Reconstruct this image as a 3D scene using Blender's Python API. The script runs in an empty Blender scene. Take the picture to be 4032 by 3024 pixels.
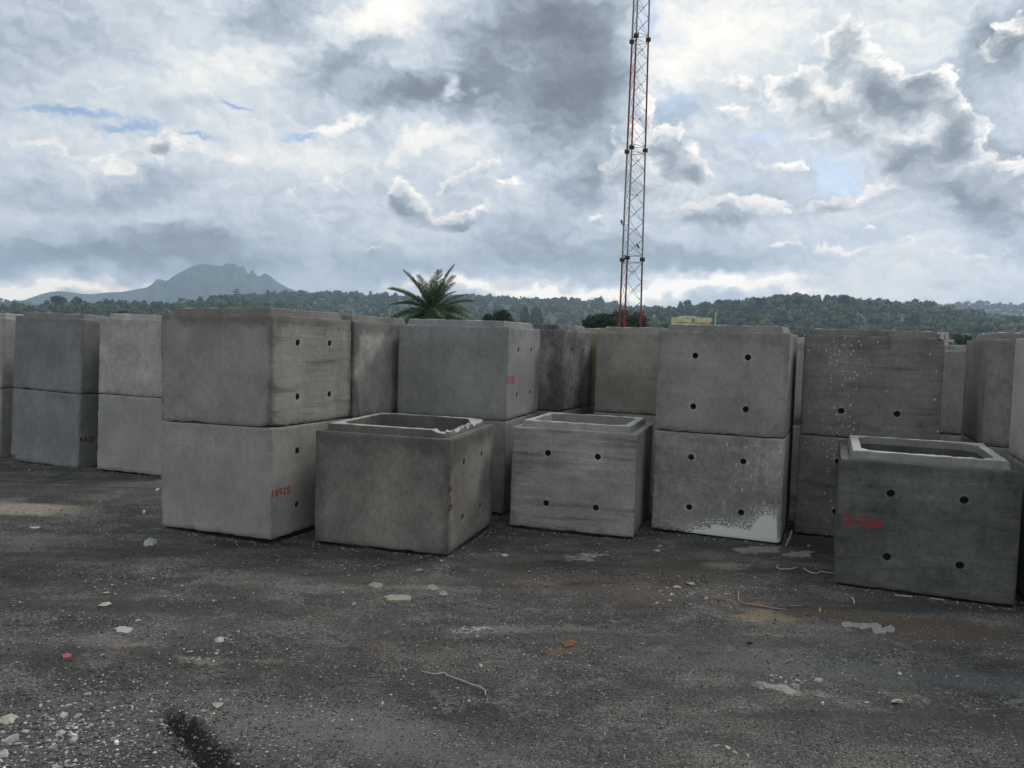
import bpy, bmesh, math, random
import numpy as np
from mathutils import Vector, Matrix, noise as mnoise

scene = bpy.context.scene
C = scene.collection

# ------------------------------------------------------------------ camera
CAM_H = 1.8387
PITCH, ROLL, FPX = -0.0523, 0.0298, 3138.3       # focal length for a 4032 px wide frame
_cp, _sp = math.cos(PITCH), math.sin(PITCH)
_c, _s = math.cos(ROLL), math.sin(ROLL)
FW = Vector((0, _cp, _sp)); _up = Vector((0, -_sp, _cp)); _rt = Vector((1, 0, 0))
RT = _c * _rt + _s * _up
UP = -_s * _rt + _c * _up
cam_d = bpy.data.cameras.new('camera')
cam_d.sensor_width = 36.0; cam_d.lens = 36.0 * FPX / 4032.0
cam_d.clip_start = 0.05; cam_d.clip_end = 20000
cam = bpy.data.objects.new('camera', cam_d); C.objects.link(cam)
M3 = Matrix((RT, UP, -FW)).transposed()
cam.matrix_world = Matrix.Translation((0, 0, CAM_H)) @ M3.to_4x4()
scene.camera = cam


def ray(px, py):
    """direction through a point of the 4032 x 3024 frame"""
    return FW + RT * ((px - 2016) / FPX) - UP * ((py - 1512) / FPX)


def at(px, py, z=0.0):
    d = ray(px, py); k = (z - CAM_H) / d.z
    return Vector((d.x * k, d.y * k, z))


def at_depth(px, py, y):
    d = ray(px, py); k = y / d.y
    return Vector((d.x * k, y, CAM_H + d.z * k))


# ------------------------------------------------------------------ world, sun, exposure
SUN_EL, SUN_AZ = math.radians(42), math.radians(48)       # azimuth from +Y towards +X
world = bpy.data.worlds.new('World'); scene.world = world
world.use_nodes = True
wt = world.node_tree
wt.nodes.clear()


class NT:
    """small helper for building node trees"""
    def __init__(self, tree): self.t = tree
    def n(self, typ, ins=(), **kw):
        nd = self.t.nodes.new(typ)
        for k, v in kw.items(): setattr(nd, k, v)
        items = ins.items() if isinstance(ins, dict) else enumerate(ins)
        for k, v in items:
            if v is None: continue
            if isinstance(v, bpy.types.NodeSocket): self.t.links.new(v, nd.inputs[k])
            else: nd.inputs[k].default_value = v
        return nd
    def math(self, op, a, b=None, c=None, clamp=False):
        return self.n('ShaderNodeMath', (a, b, c), operation=op, use_clamp=clamp).outputs[0]
    def vmath(self, op, a, b=None, scale=None):
        nd = self.n('ShaderNodeVectorMath', (a, b), operation=op)
        if scale is not None:
            if isinstance(scale, bpy.types.NodeSocket): self.t.links.new(scale, nd.inputs['Scale'])
            else: nd.inputs['Scale'].default_value = scale
        return nd.outputs['Value'] if op in ('LENGTH', 'DOT_PRODUCT', 'DISTANCE') else nd.outputs[0]
    def noise(self, vec, scale, detail=4, rough=0.55, dist=0.0, dims='3D', color=False):
        nd = self.n('ShaderNodeTexNoise', {'Vector': vec, 'Scale': scale, 'Detail': detail, 'Roughness': rough, 'Distortion': dist}, noise_dimensions=dims)
        return nd.outputs['Color' if color else 0]
    def voro(self, vec, scale, feature='F1', rnd=1.0, out='Distance'):
        nd = self.n('ShaderNodeTexVoronoi', {'Vector': vec, 'Scale': scale, 'Randomness': rnd}, feature=feature)
        return nd.outputs[out]
    def mr(self, v, a, b, c=0.0, d=1.0, smooth=True):
        return self.n('ShaderNodeMapRange', (v, a, b, c, d), interpolation_type='SMOOTHSTEP' if smooth else 'LINEAR').outputs[0]
    def mapping(self, vec, loc=(0, 0, 0), rot=(0, 0, 0), scale=(1, 1, 1), typ='POINT'):
        nd = self.n('ShaderNodeMapping', {'Vector': vec}, vector_type=typ)
        nd.inputs['Location'].default_value = loc; nd.inputs['Rotation'].default_value = rot; nd.inputs['Scale'].default_value = scale
        return nd.outputs[0]
    def ramp(self, fac, stops, interp='LINEAR'):
        nd = self.n('ShaderNodeValToRGB', (fac,)); cr = nd.color_ramp; cr.interpolation = interp
        while len(cr.elements) > 1: cr.elements.remove(cr.elements[-1])
        cr.elements[0].position = stops[0][0]; cr.elements[0].color = (*stops[0][1], 1)
        for p, c in stops[1:]:
            e = cr.elements.new(p); e.color = (*c, 1)
        return nd.outputs[0]
    def mix(self, fac, a, b, blend='MIX'):
        nd = self.n('ShaderNodeMix', data_type='RGBA', blend_type=blend)
        for k, v in ((0, fac), (6, a), (7, b)):
            if isinstance(v, bpy.types.NodeSocket): self.t.links.new(v, nd.inputs[k])
            elif k == 0: nd.inputs[k].default_value = v
            else: nd.inputs[k].default_value = (*v, 1)
        return nd.outputs[2]
    def sep(self, v):
        return self.n('ShaderNodeSeparateXYZ', (v,)).outputs
    def comb(self, x, y, z):
        return self.n('ShaderNodeCombineXYZ', (x, y, z)).outputs[0]


def build_sky():
    w = NT(wt)
    tc = w.n('ShaderNodeTexCoord')
    d = tc.outputs['Generated']
    x, y, z = w.sep(d)
    az = w.math('MULTIPLY', w.math('ARCTAN2', x, y), 180 / math.pi)
    el = w.math('MULTIPLY', w.math('ARCSINE', z), 180 / math.pi)
    p = w.comb(az, el, 0.0)

    def deg(X, Y):      # frame position (2212 px wide) -> azimuth, elevation in degrees
        r = ray(X * 4032 / 2212, Y * 4032 / 2212).normalized()
        return math.degrees(math.atan2(r.x, r.y)), math.degrees(math.asin(r.z))
    K = 1 / 29.0
    # clouds swirl: warp the coordinates at two sizes
    w1 = w.noise(w.mapping(p, loc=(3.1, 7.7, 0), scale=(1, 1.5, 1)), 0.17, 3, 0.5, color=True)
    w2 = w.noise(w.mapping(p, loc=(13.1, 2.7, 4), scale=(1, 1.25, 1)), 0.55, 5, 0.6, color=True)
    wa = w.vmath('MULTIPLY', w.vmath('SUBTRACT', w1, (0.5, 0.5, 0.5)), (5.0, 4.0, 0))
    wb = w.vmath('MULTIPLY', w.vmath('SUBTRACT', w2, (0.5, 0.5, 0.5)), (3.2, 2.6, 0))
    pw = w.vmath('ADD', w.vmath('ADD', p, wa), wb)
    pc = w.vmath('ADD', p, w.vmath('MULTIPLY', w.vmath('SUBTRACT', w2, (0.5, 0.5, 0.5)), (2.6, 2.2, 0)))

    def blobs(vec, lst, acc, gain=1.0, lit=None):
        """sum of soft patches; lit also gathers which side of its patch a point lies on"""
        for (X, Y, rx, ry, rot, amp) in lst:
            a, e = deg(X, Y)
            q = w.mapping(vec, loc=(a, e, 0), rot=(0, 0, math.radians(-rot)), scale=(rx * K * 1.35, ry * K * 1.35, 1), typ='TEXTURE')
            f = w.mr(w.vmath('LENGTH', q), 1.0, 0.0, 0.0, amp * gain)
            acc = w.math('ADD', acc, f)
            if lit is not None:
                lit = w.math('MULTIPLY_ADD', f, w.vmath('DOT_PRODUCT', q, (0.25, 1.0, 0)), lit)
        return acc if lit is None else (acc, lit)
    soft = SKY_SOFT
    lump = SKY_LUMP
    gaps = SKY_GAPS
    # detail noises: billows, evaluated twice for a relief lit from the upper right
    pd = w.vmath('ADD', p, wb)
    sc = (1, 1.35, 1)
    n1 = w.noise(w.mapping(pd, scale=sc), 0.62, 7, 0.58)
    n2 = w.noise(w.mapping(pd, loc=(-0.28, -0.5, 0), scale=sc), 0.62, 5, 0.58)
    big = w.noise(w.mapping(p, loc=(31, 5, 2), scale=(1, 2.0, 1)), 0.085, 4, 0.5)
    relief = w.math('SUBTRACT', n1, n2)
    n3 = w.noise(w.mapping(pw, loc=(7, 3, 9), rot=(0, 0, -0.15), scale=(1, 2.6, 1)), 0.20, 5, 0.55)
    # layered high cloud
    S = w.math('MULTIPLY_ADD', w.math('SUBTRACT', big, 0.5), 0.20, SKY_BASE)
    S = w.math('MULTIPLY_ADD', w.math('SUBTRACT', n3, 0.5), 0.30, S)
    S = w.math('MULTIPLY_ADD', w.math('SUBTRACT', n1, 0.5), 0.24, S)
    S = w.math('MULTIPLY_ADD', relief, 0.30, S)
    S = blobs(pw, soft, S, 1.25)
    colS = w.ramp(w.math('MULTIPLY', S, 0.75), [(q * .75, c) for q, c in SKY_RAMP])
    # heaped cloud: bright thin tops, grey bellies that melt away below
    F = w.math('MULTIPLY_ADD', big, 0.9, -0.86)
    F = w.math('MULTIPLY_ADD', w.math('SUBTRACT', n1, 0.5), 1.25, F)
    F, Lt = blobs(pc, lump, F, 1.18, 0.0)
    below = w.mr(Lt, 0.10, -0.30)
    alpha = w.n('ShaderNodeMapRange', (F, w.math('MULTIPLY', below, -0.25), w.math('MULTIPLY_ADD', below, 0.7, 0.30), 0.0, 1.0), interpolation_type='SMOOTHSTEP').outputs[0]
    T = w.math('MULTIPLY_ADD', relief, -1.1, w.math('MULTIPLY', F, 0.72))
    T = w.math('MULTIPLY_ADD', below, 0.34, T)
    T = w.math('MULTIPLY_ADD', Lt, -0.22, T)
    colC = w.ramp(T, HEAP_RAMP)
    col = w.mix(alpha, colS, colC)
    # gaps where the blue shows
    G = blobs(pc, gaps, w.math('MULTIPLY', w.math('SUBTRACT', n3, 0.5), 1.2))
    gap = w.math('MULTIPLY', w.mr(G, 0.1, 1.05), w.math('SUBTRACT', 1.0, alpha))
    sky = w.n('ShaderNodeTexSky', sky_type='NISHITA')
    sky.sun_disc = False; sky.sun_elevation = SUN_EL; sky.sun_rotation = SUN_AZ
    sky.altitude = 100; sky.air_density = 1.0; sky.dust_density = 1.0; sky.ozone_density = 1.5
    bg1 = w.n('ShaderNodeBackground', {'Color': sky.outputs[0], 'Strength': 0.12})
    bg2 = w.n('ShaderNodeBackground', {'Color': col, 'Strength': 1.0})
    mx = w.n('ShaderNodeMixShader', {0: gap, 1: bg2.outputs[0], 2: bg1.outputs[0]})
    out = w.n('ShaderNodeOutputWorld', {'Surface': mx.outputs[0]})


# cloud layout (frame position, radii, tilt, strength)
SKY_BASE = 0.66
SKY_RAMP = [(0.0, (0.1346, 0.155, 0.1767)), (0.22, (0.2173, 0.25, 0.2865)), (0.42, (0.3674, 0.43, 0.4823)), (0.64, (0.5951, 0.65, 0.6971)), (0.85, (0.8797, 0.865, 0.8213)), (1.05, (1.0557, 0.995, 0.9025)), (1.3, (1.5525, 1.42, 1.2224))]
HEAP_RAMP = [(0.0, (1.1385, 1.07, 0.9646)), (0.12, (0.9729, 0.925, 0.8547)), (0.3, (0.7245, 0.735, 0.7306)), (0.52, (0.4347, 0.475, 0.5061)), (0.8, (0.2536, 0.29, 0.3199)), (1.0, (0.1759, 0.205, 0.234))]
SKY_SOFT = [
    (60, 90, 240, 150, 0, -.16), (380, 170, 260, 60, -12, .14), (180, 305, 200, 40, 0, .10), (600, 330, 260, 40, 0, .12),
    (290, 405, 150, 45, -20, -.20), (50, 400, 90, 35, 0, -.14), (200, 545, 320, 50, -6, -.42), (520, 560, 150, 40, 0, -.16),
    (30, 612, 150, 44, -10, .50), (220, 626, 170, 18, 0, .4), (650, 480, 200, 50, 0, -.08), (860, 575, 220, 45, 0, -.20),
    (600, 50, 130, 45, -22, -.26), (720, 150, 130, 52, -30, -.34), (860, 200, 140, 48, -15, -.36), (1010, 205, 130, 60, -5, -.30), (1090, 110, 150, 110, 0, -.30),
    (1270, 120, 120, 170, 0, -.40), (1190, 260, 150, 75, -20, -.32), (1290, 380, 150, 60, -25, -.32), (1180, 30, 130, 60, 0, -.2),
    (835, 34, 110, 42, -15, .36), (955, 182, 24, 30, 30, .5), (1010, 190, 20, 14, 0, .3), (740, 255, 90, 13, -22, .34), (930, 300, 150, 22, -20, .22),
    (1050, 330, 90, 40, -20, .18), (1160, 530, 240, 55, 0, -.24), (1470, 560, 260, 46, 0, -.28), (1580, 455, 180, 45, 0, -.2),
    (1250, 628, 300, 24, 0, .62), (950, 618, 120, 22, 0, .50), (1540, 618, 200, 28, 0, .46), (1960, 575, 320, 55, 0, .14), (1800, 625, 320, 28, 0, .22),
    (1560, 70, 210, 90, 0, .24), (1440, 150, 80, 50, 0, .2), (1460, 225, 60, 50, 0, -.22), (2160, 420, 110, 120, 0, -.42),
    (2190, 70, 70, 55, 0, -.36), (2120, 200, 60, 100, 0, -.2), (1960, 60, 90, 60, 0, .08),
]
SKY_LUMP = [
    (1335, 330, 60, 80, 0, .6), (1395, 230, 22, 50, 0, .6),
    (1835, 62, 48, 42, 0, .55), (1795, 112, 60, 48, 0, .58), (1850, 140, 60, 48, 0, .62), (1730, 165, 50, 36, 0, .6), (1905, 185, 55, 46, 0, .72),
    (1800, 205, 110, 46, 0, .5), (1650, 190, 70, 30, 10, .66), (1560, 182, 60, 22, 15, .56), (1700, 245, 150, 42, 0, .62), (1860, 262, 90, 46, 0, .65),
    (1575, 240, 38, 20, 20, .5), (1450, 305, 50, 44, 0, .8), (1480, 345, 58, 50, 0, .75), (1520, 385, 40, 44, 0, .6), (1420, 390, 90, 60, 0, .6),
    (1350, 420, 100, 70, 0, .4), (1660, 352, 38, 24, 0, .6), (1722, 372, 42, 26, 0, .8), (1800, 440, 46, 28, 0, .8), (2010, 172, 44, 26, 0, .8),
    (1995, 215, 54, 46, 0, .85), (2065, 235, 40, 50, 0, .7), (1940, 215, 54, 50, 0, .5), (1930, 335, 64, 42, 15, .75), (2010, 312, 72, 44, 0, .75),
    (2085, 292, 40, 50, 0, .8), (1965, 395, 90, 50, 0, .5), (2070, 385, 110, 80, 0, .8), (2170, 440, 100, 80, 0, .9), (1880, 425, 46, 34, 0, .6),
    (1620, 455, 150, 48, 0, .75), (1500, 465, 100, 36, 0, .6), (868, 415, 40, 40, 0, .85), (880, 452, 70, 34, 0, .8), (960, 478, 90, 28, 8, .6),
    (1040, 368, 90, 32, -22, .72), (1095, 405, 70, 30, -25, .72), (960, 408, 36, 22, -40, .62), (1015, 472, 76, 24, -20, .66), (345, 300, 46, 30, 0, .7),
    (310, 328, 70, 18, 0, .55), (1285, 482, 30, 14, -10, .75), (805, 542, 34, 10, -10, .65), (1880, 502, 36, 15, 0, .75), (1962, 508, 14, 16, 0, .7),
    (1700, 535, 130, 14, 0, .55), (1900, 545, 150, 18, 0, .55), (2100, 560, 120, 20, 0, .5), (1160, 612, 110, 12, 0, .5), (1420, 608, 120, 12, 0, .5),
    (160, 330, 120, 40, 0, .5), (250, 380, 110, 40, -20, .55), (440, 330, 120, 22, 0, .45), (620, 420, 130, 30, -10, .45), (760, 380, 90, 30, -15, .5), (700, 470, 120, 24, -10, .45), (1400, 300, 40, 60, 0, .5),
    (2190, 60, 60, 45, 0, .8), (2130, 120, 40, 40, 0, .5), (1820, 300, 80, 30, 0, .5),
]
SKY_GAPS = [
    (150, 244, 120, 11, -6, 1.0), (285, 270, 90, 13, -14, 1.0), (430, 292, 50, 7, 0, .9), (650, 293, 60, 8, -8, .8), (510, 227, 34, 5, 0, .8),
    (1800, 375, 75, 55, 0, .75), (1460, 215, 70, 60, 0, .5), (1395, 30, 40, 60, 0, .5), (1650, 300, 60, 26, 0, .5), (1450, 90, 60, 40, 0, .4),
]
build_sky()
world.cycles.sampling_method = 'MANUAL'; world.cycles.sample_map_resolution = 256

sun_d = bpy.data.lights.new('sun', 'SUN'); sun_d.energy = 1.5; sun_d.angle = math.radians(14); sun_d.color = (1.0, 0.955, 0.89)
sun = bpy.data.objects.new('sun', sun_d); C.objects.link(sun)
sdir = Vector((math.sin(SUN_AZ) * math.cos(SUN_EL), math.cos(SUN_AZ) * math.cos(SUN_EL), math.sin(SUN_EL)))
sun.rotation_euler = sdir.to_track_quat('Z', 'Y').to_euler()
sun.location = (0, 0, 50)

scene.view_settings.view_transform = 'Standard'; scene.view_settings.look = 'None'
scene.view_settings.exposure = 0.2; scene.view_settings.gamma = 1.0; scene.view_settings.use_curve_mapping = False
scene.render.engine = 'CYCLES'
cy = scene.cycles
cy.max_bounces = 5; cy.diffuse_bounces = 3; cy.glossy_bounces = 2; cy.volume_bounces = 1; cy.transparent_max_bounces = 8
cy.use_denoising = True

# ------------------------------------------------------------------ helpers
rng = np.random.default_rng(7)
random.seed(7)


def link(o, parent=None, mat=None):
    C.objects.link(o)
    if parent is not None: o.parent = parent
    if mat is not None and o.type == 'MESH' and not o.data.materials: o.data.materials.append(mat)
    return o


def mesh(name, verts, faces, smooth=False):
    me = bpy.data.meshes.new(name)
    me.from_pydata([tuple(v) for v in verts], [], [tuple(f) for f in faces]); me.update()
    if smooth: me.polygons.foreach_set('use_smooth', [True] * len(me.polygons))
    return me


def mesh_np(name, V, tris, smooth=False):
    """triangle mesh straight from numpy arrays"""
    me = bpy.data.meshes.new(name)
    V = np.asarray(V, np.float32); T = np.asarray(tris, np.int32)
    me.vertices.add(len(V)); me.vertices.foreach_set('co', V.ravel())
    me.loops.add(T.size); me.loops.foreach_set('vertex_index', T.ravel())
    me.polygons.add(len(T)); k = T.shape[1]
    me.polygons.foreach_set('loop_start', np.arange(len(T), dtype=np.int32) * k)
    if smooth: me.polygons.foreach_set('use_smooth', np.ones(len(T), bool))
    me.update(calc_edges=True); me.validate()
    return me


def set_point_color(me, name, cols):
    a = me.color_attributes.new(name, 'FLOAT_COLOR', 'POINT')
    c = np.ones((len(me.vertices), 4), np.float32); c[:, :3] = cols
    a.data.foreach_set('color', c.ravel())


def obj(name, me, parent=None, mat=None):
    return link(bpy.data.objects.new(name, me), parent, mat)


def empty(name, loc=(0, 0, 0)):
    o = bpy.data.objects.new(name, None); o.location = loc; o.empty_display_size = 0.2
    return link(o)


def tag(o, label, cat, group=None):
    o['label'] = label; o['category'] = cat
    if group: o['group'] = group
    return o


def structure(o): o['kind'] = 'structure'; return o
def stuff(o): o['kind'] = 'stuff'; return o


def material(name):
    m = bpy.data.materials.new(name); m.use_nodes = True
    t = NT(m.node_tree); b = m.node_tree.nodes['Principled BSDF']
    b.inputs['Specular IOR Level'].default_value = 0.25; b.inputs['Roughness'].default_value = 0.85
    return m, t, b


def wire(t, b, k, v):
    if isinstance(v, bpy.types.NodeSocket): t.t.links.new(v, b.inputs[k])
    else: b.inputs[k].default_value = v


def flat(name, col, rough=0.7, vary=0.15, scale=8, metal=0.0):
    """plain coat with mottled wear"""
    m, t, b = material(name)
    tc = t.n('ShaderNodeTexCoord').outputs['Object']
    n = t.noise(tc, scale, 5, 0.6)
    lo = tuple(c * (1 - vary) for c in col); hi = tuple(min(1, c * (1 + vary)) for c in col)
    wire(t, b, 'Base Color', t.mix(n, lo, hi)); b.inputs['Roughness'].default_value = rough; b.inputs['Metallic'].default_value = metal
    return m


def tinted(name, rough=0.8, mult=1.0, transl=0.0):
    """colour from each piece's own tint"""
    m, t, b = material(name)
    a = t.n('ShaderNodeAttribute', attribute_name='tint').outputs['Color']
    g = t.n('ShaderNodeNewGeometry').outputs['Position']
    n = t.noise(g, 3.0, 3, 0.6)
    c = t.mix(1.0, a, t.ramp(n, [(0.3, (0.7 * mult,) * 3), (0.7, (1.25 * mult,) * 3)]), 'MULTIPLY')
    wire(t, b, 'Base Color', c); b.inputs['Roughness'].default_value = rough
    if transl:
        tr = t.n('ShaderNodeBsdfTranslucent', {'Color': c})
        mx = t.n('ShaderNodeMixShader', {0: transl, 1: b.outputs[0], 2: tr.outputs[0]})
        out = [n for n in m.node_tree.nodes if n.type == 'OUTPUT_MATERIAL'][0]
        t.t.links.new(mx.outputs[0], out.inputs[0])
    return m


def tube(path, radii, sides=6, cap=True):
    """verts, quads of a tube along a path"""
    V = []; Fc = []
    P = [Vector(p) for p in path]
    n = len(P)
    if not hasattr(radii, '__len__'): radii = [radii] * n
    prev = None
    for i in range(n):
        d = (P[min(i + 1, n - 1)] - P[max(i - 1, 0)]).normalized()
        if prev is None:
            a = d.orthogonal().normalized()
        else:
            a = (prev - d * prev.dot(d)).normalized()
        prev = a; b = d.cross(a)
        for k in range(sides):
            th = 2 * math.pi * k / sides
            V.append(P[i] + (a * math.cos(th) + b * math.sin(th)) * radii[i])
    for i in range(n - 1):
        for k in range(sides):
            k2 = (k + 1) % sides
            Fc.append((i * sides + k, i * sides + k2, (i + 1) * sides + k2, (i + 1) * sides + k))
    if cap:
        Fc.append(tuple(range(sides))[::-1]); Fc.append(tuple((n - 1) * sides + k for k in range(sides)))
    return V, Fc


def box_vf(cx, cy_, cz, sx, sy, sz):
    V = [(cx + sx * a / 2, cy_ + sy * b / 2, cz + sz * c / 2) for c in (-1, 1) for b in (-1, 1) for a in (-1, 1)]
    Fc = [(0, 2, 3, 1), (4, 5, 7, 6), (0, 1, 5, 4), (2, 6, 7, 3), (0, 4, 6, 2), (1, 3, 7, 5)]
    return V, Fc


class MB:
    def __init__(self): self.V = []; self.F = []
    def add(self, vf):
        o = len(self.V); self.V += [tuple(v) for v in vf[0]]; self.F += [tuple(i + o for i in f) for f in vf[1]]
        return self
    def mesh(self, name, smooth=False): return mesh(name, self.V, self.F, smooth)


def smoothstep(a, b, x):
    t = np.clip((np.asarray(x, float) - a) / (b - a), 0, 1); return t * t * (3 - 2 * t)


def vnoise(x, y, seed=0, octaves=4):
    """value noise, numpy"""
    out = np.zeros_like(np.asarray(x, float)); amp = 1.0; tot = 0
    r = np.random.default_rng(seed); tab = r.random((256, 256))
    for o in range(octaves):
        xi = np.floor(x).astype(int); yi = np.floor(y).astype(int)
        fx = x - xi; fy = y - yi; fx = fx * fx * (3 - 2 * fx); fy = fy * fy * (3 - 2 * fy)
        g = lambda a, b: tab[(a + o * 37) % 256, (b + o * 91) % 256]
        v = (g(xi, yi) * (1 - fx) + g(xi + 1, yi) * fx) * (1 - fy) + (g(xi, yi + 1) * (1 - fx) + g(xi + 1, yi + 1) * fx) * fy
        out += amp * v; tot += amp; amp *= 0.5; x = x * 2.03 + 11; y = y * 2.03 + 5
    return out / tot - 0.5


# ------------------------------------------------------------------ ground
RUT0, RUT1 = at(655, 2770), at(1010, 3200)


def ground_height(x, y):
    near = np.exp(-((x / 14.0) ** 2 + ((y - 6) / 14.0) ** 2))
    h = vnoise(x * 0.9, y * 0.9, 3, 3) * 0.030 + vnoise(x * 5, y * 5, 4, 3) * 0.016 + vnoise(x * 17, y * 17, 5, 2) * 0.008
    # old wheel tracks crossing the yard
    tr = y - 0.25 * x
    h = h + 0.010 * np.sin(tr * 5.5 + 2.5 * vnoise(x * 0.5, y * 0.5, 8, 2)) * smoothstep(-.1, .2, vnoise(x * .35, y * .35, 9, 2))
    h = h * near - 0.024 * near
    # one deep gouge in front
    d = np.array([RUT1.x - RUT0.x, RUT1.y - RUT0.y]); L = np.hypot(*d); d /= L
    s = (x - RUT0.x) * d[0] + (y - RUT0.y) * d[1]; q = -(x - RUT0.x) * d[1] + (y - RUT0.y) * d[0]
    q = q + 0.035 * vnoise(s * 8, s * 3, 12, 2) + 0.03 * vnoise(x * 30, y * 30, 15, 3)
    wd = 0.030 + 0.055 * np.clip(s / L, 0, 1.3)
    on = smoothstep(-.05, .1, s)
    h = h + on * (-0.075 * np.exp(-(q / wd) ** 2) + 0.016 * np.exp(-((np.abs(q) - wd * 2) / (wd * .8)) ** 2) * (0.6 + 2 * vnoise(x * 20, y * 20, 14, 2)) + 0.035 * vnoise(x * 36, y * 36, 16, 3) * np.exp(-(q / (wd * 1.6)) ** 2))
    return h


def gz(x, y): return float(ground_height(np.array([x]), np.array([y]))[0])


def axis(lo, dlo, dhi, hi, step):
    core = list(np.arange(dlo, dhi + 1e-6, step)); a = core
    s = step; v = dhi
    while v < hi: s *= 1.28; v += s; a.append(min(v, hi))
    s = step; v = dlo; pre = []
    while v > lo: s *= 1.28; v -= s; pre.append(max(v, lo))
    return np.array(pre[::-1] + a)


gx = axis(-2550, -6.5, 6.5, 2550, 0.038); gy = axis(-150, 2.6, 10.5, 2780, 0.034)
X, Y = np.meshgrid(gx, gy); Zg = ground_height(X, Y)
V = np.stack([X, Y, Zg], -1).reshape(-1, 3)
ny, nx = X.shape
idx = np.arange(ny * nx).reshape(ny, nx)
Q = np.stack([idx[:-1, :-1], idx[:-1, 1:], idx[1:, 1:], idx[1:, :-1]], -1).reshape(-1, 4)
ground_me = mesh_np('ground', V, Q, True)


def ground_material():
    m, t, b = material('dark_gravel_soil')
    P = t.n('ShaderNodeTexCoord').outputs['Object']
    flow = t.mapping(P, rot=(0, 0, math.radians(-14)), scale=(0.6, 1.2, 1))
    big = t.noise(flow, 0.8, 5, 0.6)
    mid = t.noise(flow, 3.2, 6, 0.65)
    fine = t.noise(P, 60, 4, 0.7)
    grain = t.noise(P, 230, 2, 0.6)
    c = t.ramp(big, [(0.30, (0.033, 0.0312, 0.030)), (0.5, (0.056, 0.053, 0.050)), (0.70, (0.090, 0.085, 0.079))])
    c = t.mix(t.mr(mid, 0.35, 0.7), c, t.mix(1.0, c, (1.55, 1.52, 1.47), 'MULTIPLY'))
    trk = t.mr(t.noise(t.mapping(P, rot=(0, 0, math.radians(-16)), scale=(0.16, 1.5, 1)), 1.3, 3, 0.5), 0.50, 0.62)
    trk2 = t.mr(t.noise(t.mapping(P, rot=(0, 0, math.radians(-20)), scale=(0.25, 4.5, 1)), 1.3, 3, 0.55), 0.45, 0.62)
    trk = t.math('MULTIPLY', trk, t.mr(trk2, 0, 1, .55, 1.0))
    dust = t.math('MULTIPLY', t.mr(t.noise(P, 2.3, 7, 0.72), 0.50, 0.60), t.mr(t.noise(P, 26, 4, 0.7), 0.38, 0.60))
    c = t.mix(t.math('MULTIPLY', dust, 0.75), c, (0.150, 0.143, 0.132))
    c = t.mix(t.math('MULTIPLY', trk, 0.72), c, (0.044, 0.0415, 0.0395))
    c = t.mix(t.mr(trk, 0, 1, 0.95, 0.45), c, t.mix(1.0, c, t.ramp(fine, [(0.32, (0.38,) * 3), (0.5, (0.95,) * 3), (0.68, (2.1,) * 3)]), 'MULTIPLY'))
    c = t.mix(0.8, c, t.mix(1.0, c, t.ramp(grain, [(0.3, (0.45,) * 3), (0.5, (1.0,) * 3), (0.72, (2.0,) * 3)]), 'MULTIPLY'))
    wp = t.vmath('ADD', P, t.vmath('SCALE', t.vmath('SUBTRACT', t.noise(P, 1.7, 5, 0.65, color=True), (0.5, 0.5, 0.5)), scale=0.9))

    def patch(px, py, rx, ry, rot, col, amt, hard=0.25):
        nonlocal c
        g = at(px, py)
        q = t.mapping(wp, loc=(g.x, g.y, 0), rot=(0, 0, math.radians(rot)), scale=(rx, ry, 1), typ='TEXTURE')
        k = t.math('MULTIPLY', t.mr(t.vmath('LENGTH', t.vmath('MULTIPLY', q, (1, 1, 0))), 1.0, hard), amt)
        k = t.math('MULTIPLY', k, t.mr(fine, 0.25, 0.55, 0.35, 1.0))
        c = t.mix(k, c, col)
    # spilled sandy soil, rust brown earth, dark and pale dusty places
    patch(2330, 2290, 1.0, .42, -12, (0.115, 0.083, 0.060), .85)
    patch(2700, 2250, .9, .28, -12, (0.10, 0.078, 0.060), .75)
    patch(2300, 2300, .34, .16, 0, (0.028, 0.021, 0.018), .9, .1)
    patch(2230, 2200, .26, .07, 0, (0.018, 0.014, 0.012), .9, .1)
    patch(3040, 2410, .30, .15, -8, (0.25, 0.19, 0.125), .9)
    patch(2890, 2350, .22, .10, -25, (0.20, 0.145, 0.095), .75)
    patch(2860, 2230, .28, .14, 10, (0.24, 0.215, 0.16), .8)
    patch(3500, 2440, 1.5, .32, -20, (0.10, 0.070, 0.048), .7)
    patch(3900, 2500, 1.2, .35, -20, (0.095, 0.070, 0.050), .7)
    patch(2245, 2530, .12, .10, 20, (0.14, 0.092, 0.060), .8)
    patch(1660, 2560, .30, .09, -8, (0.13, 0.095, 0.07), .7)
    patch(1980, 2190, .45, .14, -5, (0.095, 0.078, 0.060), .7)
    patch(1450, 2260, .5, .18, 0, (0.095, 0.080, 0.062), .5)
    patch(90, 1995, .9, .34, 0, (0.30, 0.26, 0.205), .85)
    patch(160, 2110, .6, .25, 0, (0.22, 0.195, 0.16), .6)
    patch(1930, 2470, .45, .22, 0, (0.20, 0.195, 0.185), .75)
    patch(1830, 2462, .20, .06, 0, (0.42, 0.38, 0.32), .85)
    patch(540, 2490, .30, .12, 0, (0.22, 0.18, 0.165), .7)
    patch(800, 2570, .30, .10, 0, (0.24, 0.20, 0.165), .7)
    patch(1040, 2580, .22, .10, 0, (0.16, 0.125, 0.105), .7)
    patch(2340, 2180, .22, .06, 0, (0.34, 0.32, 0.29), .7)
    patch(1300, 2850, 1.2, .38, -10, (0.155, 0.152, 0.145), .75)
    patch(250, 2850, .8, .4, 0, (0.105, 0.103, 0.098), .6)
    patch(3700, 2650, 1.2, .22, -14, (0.10, 0.108, 0.112), .7)
    patch(2950, 2600, .9, .25, -14, (0.10, 0.10, 0.098), .6)
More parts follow.
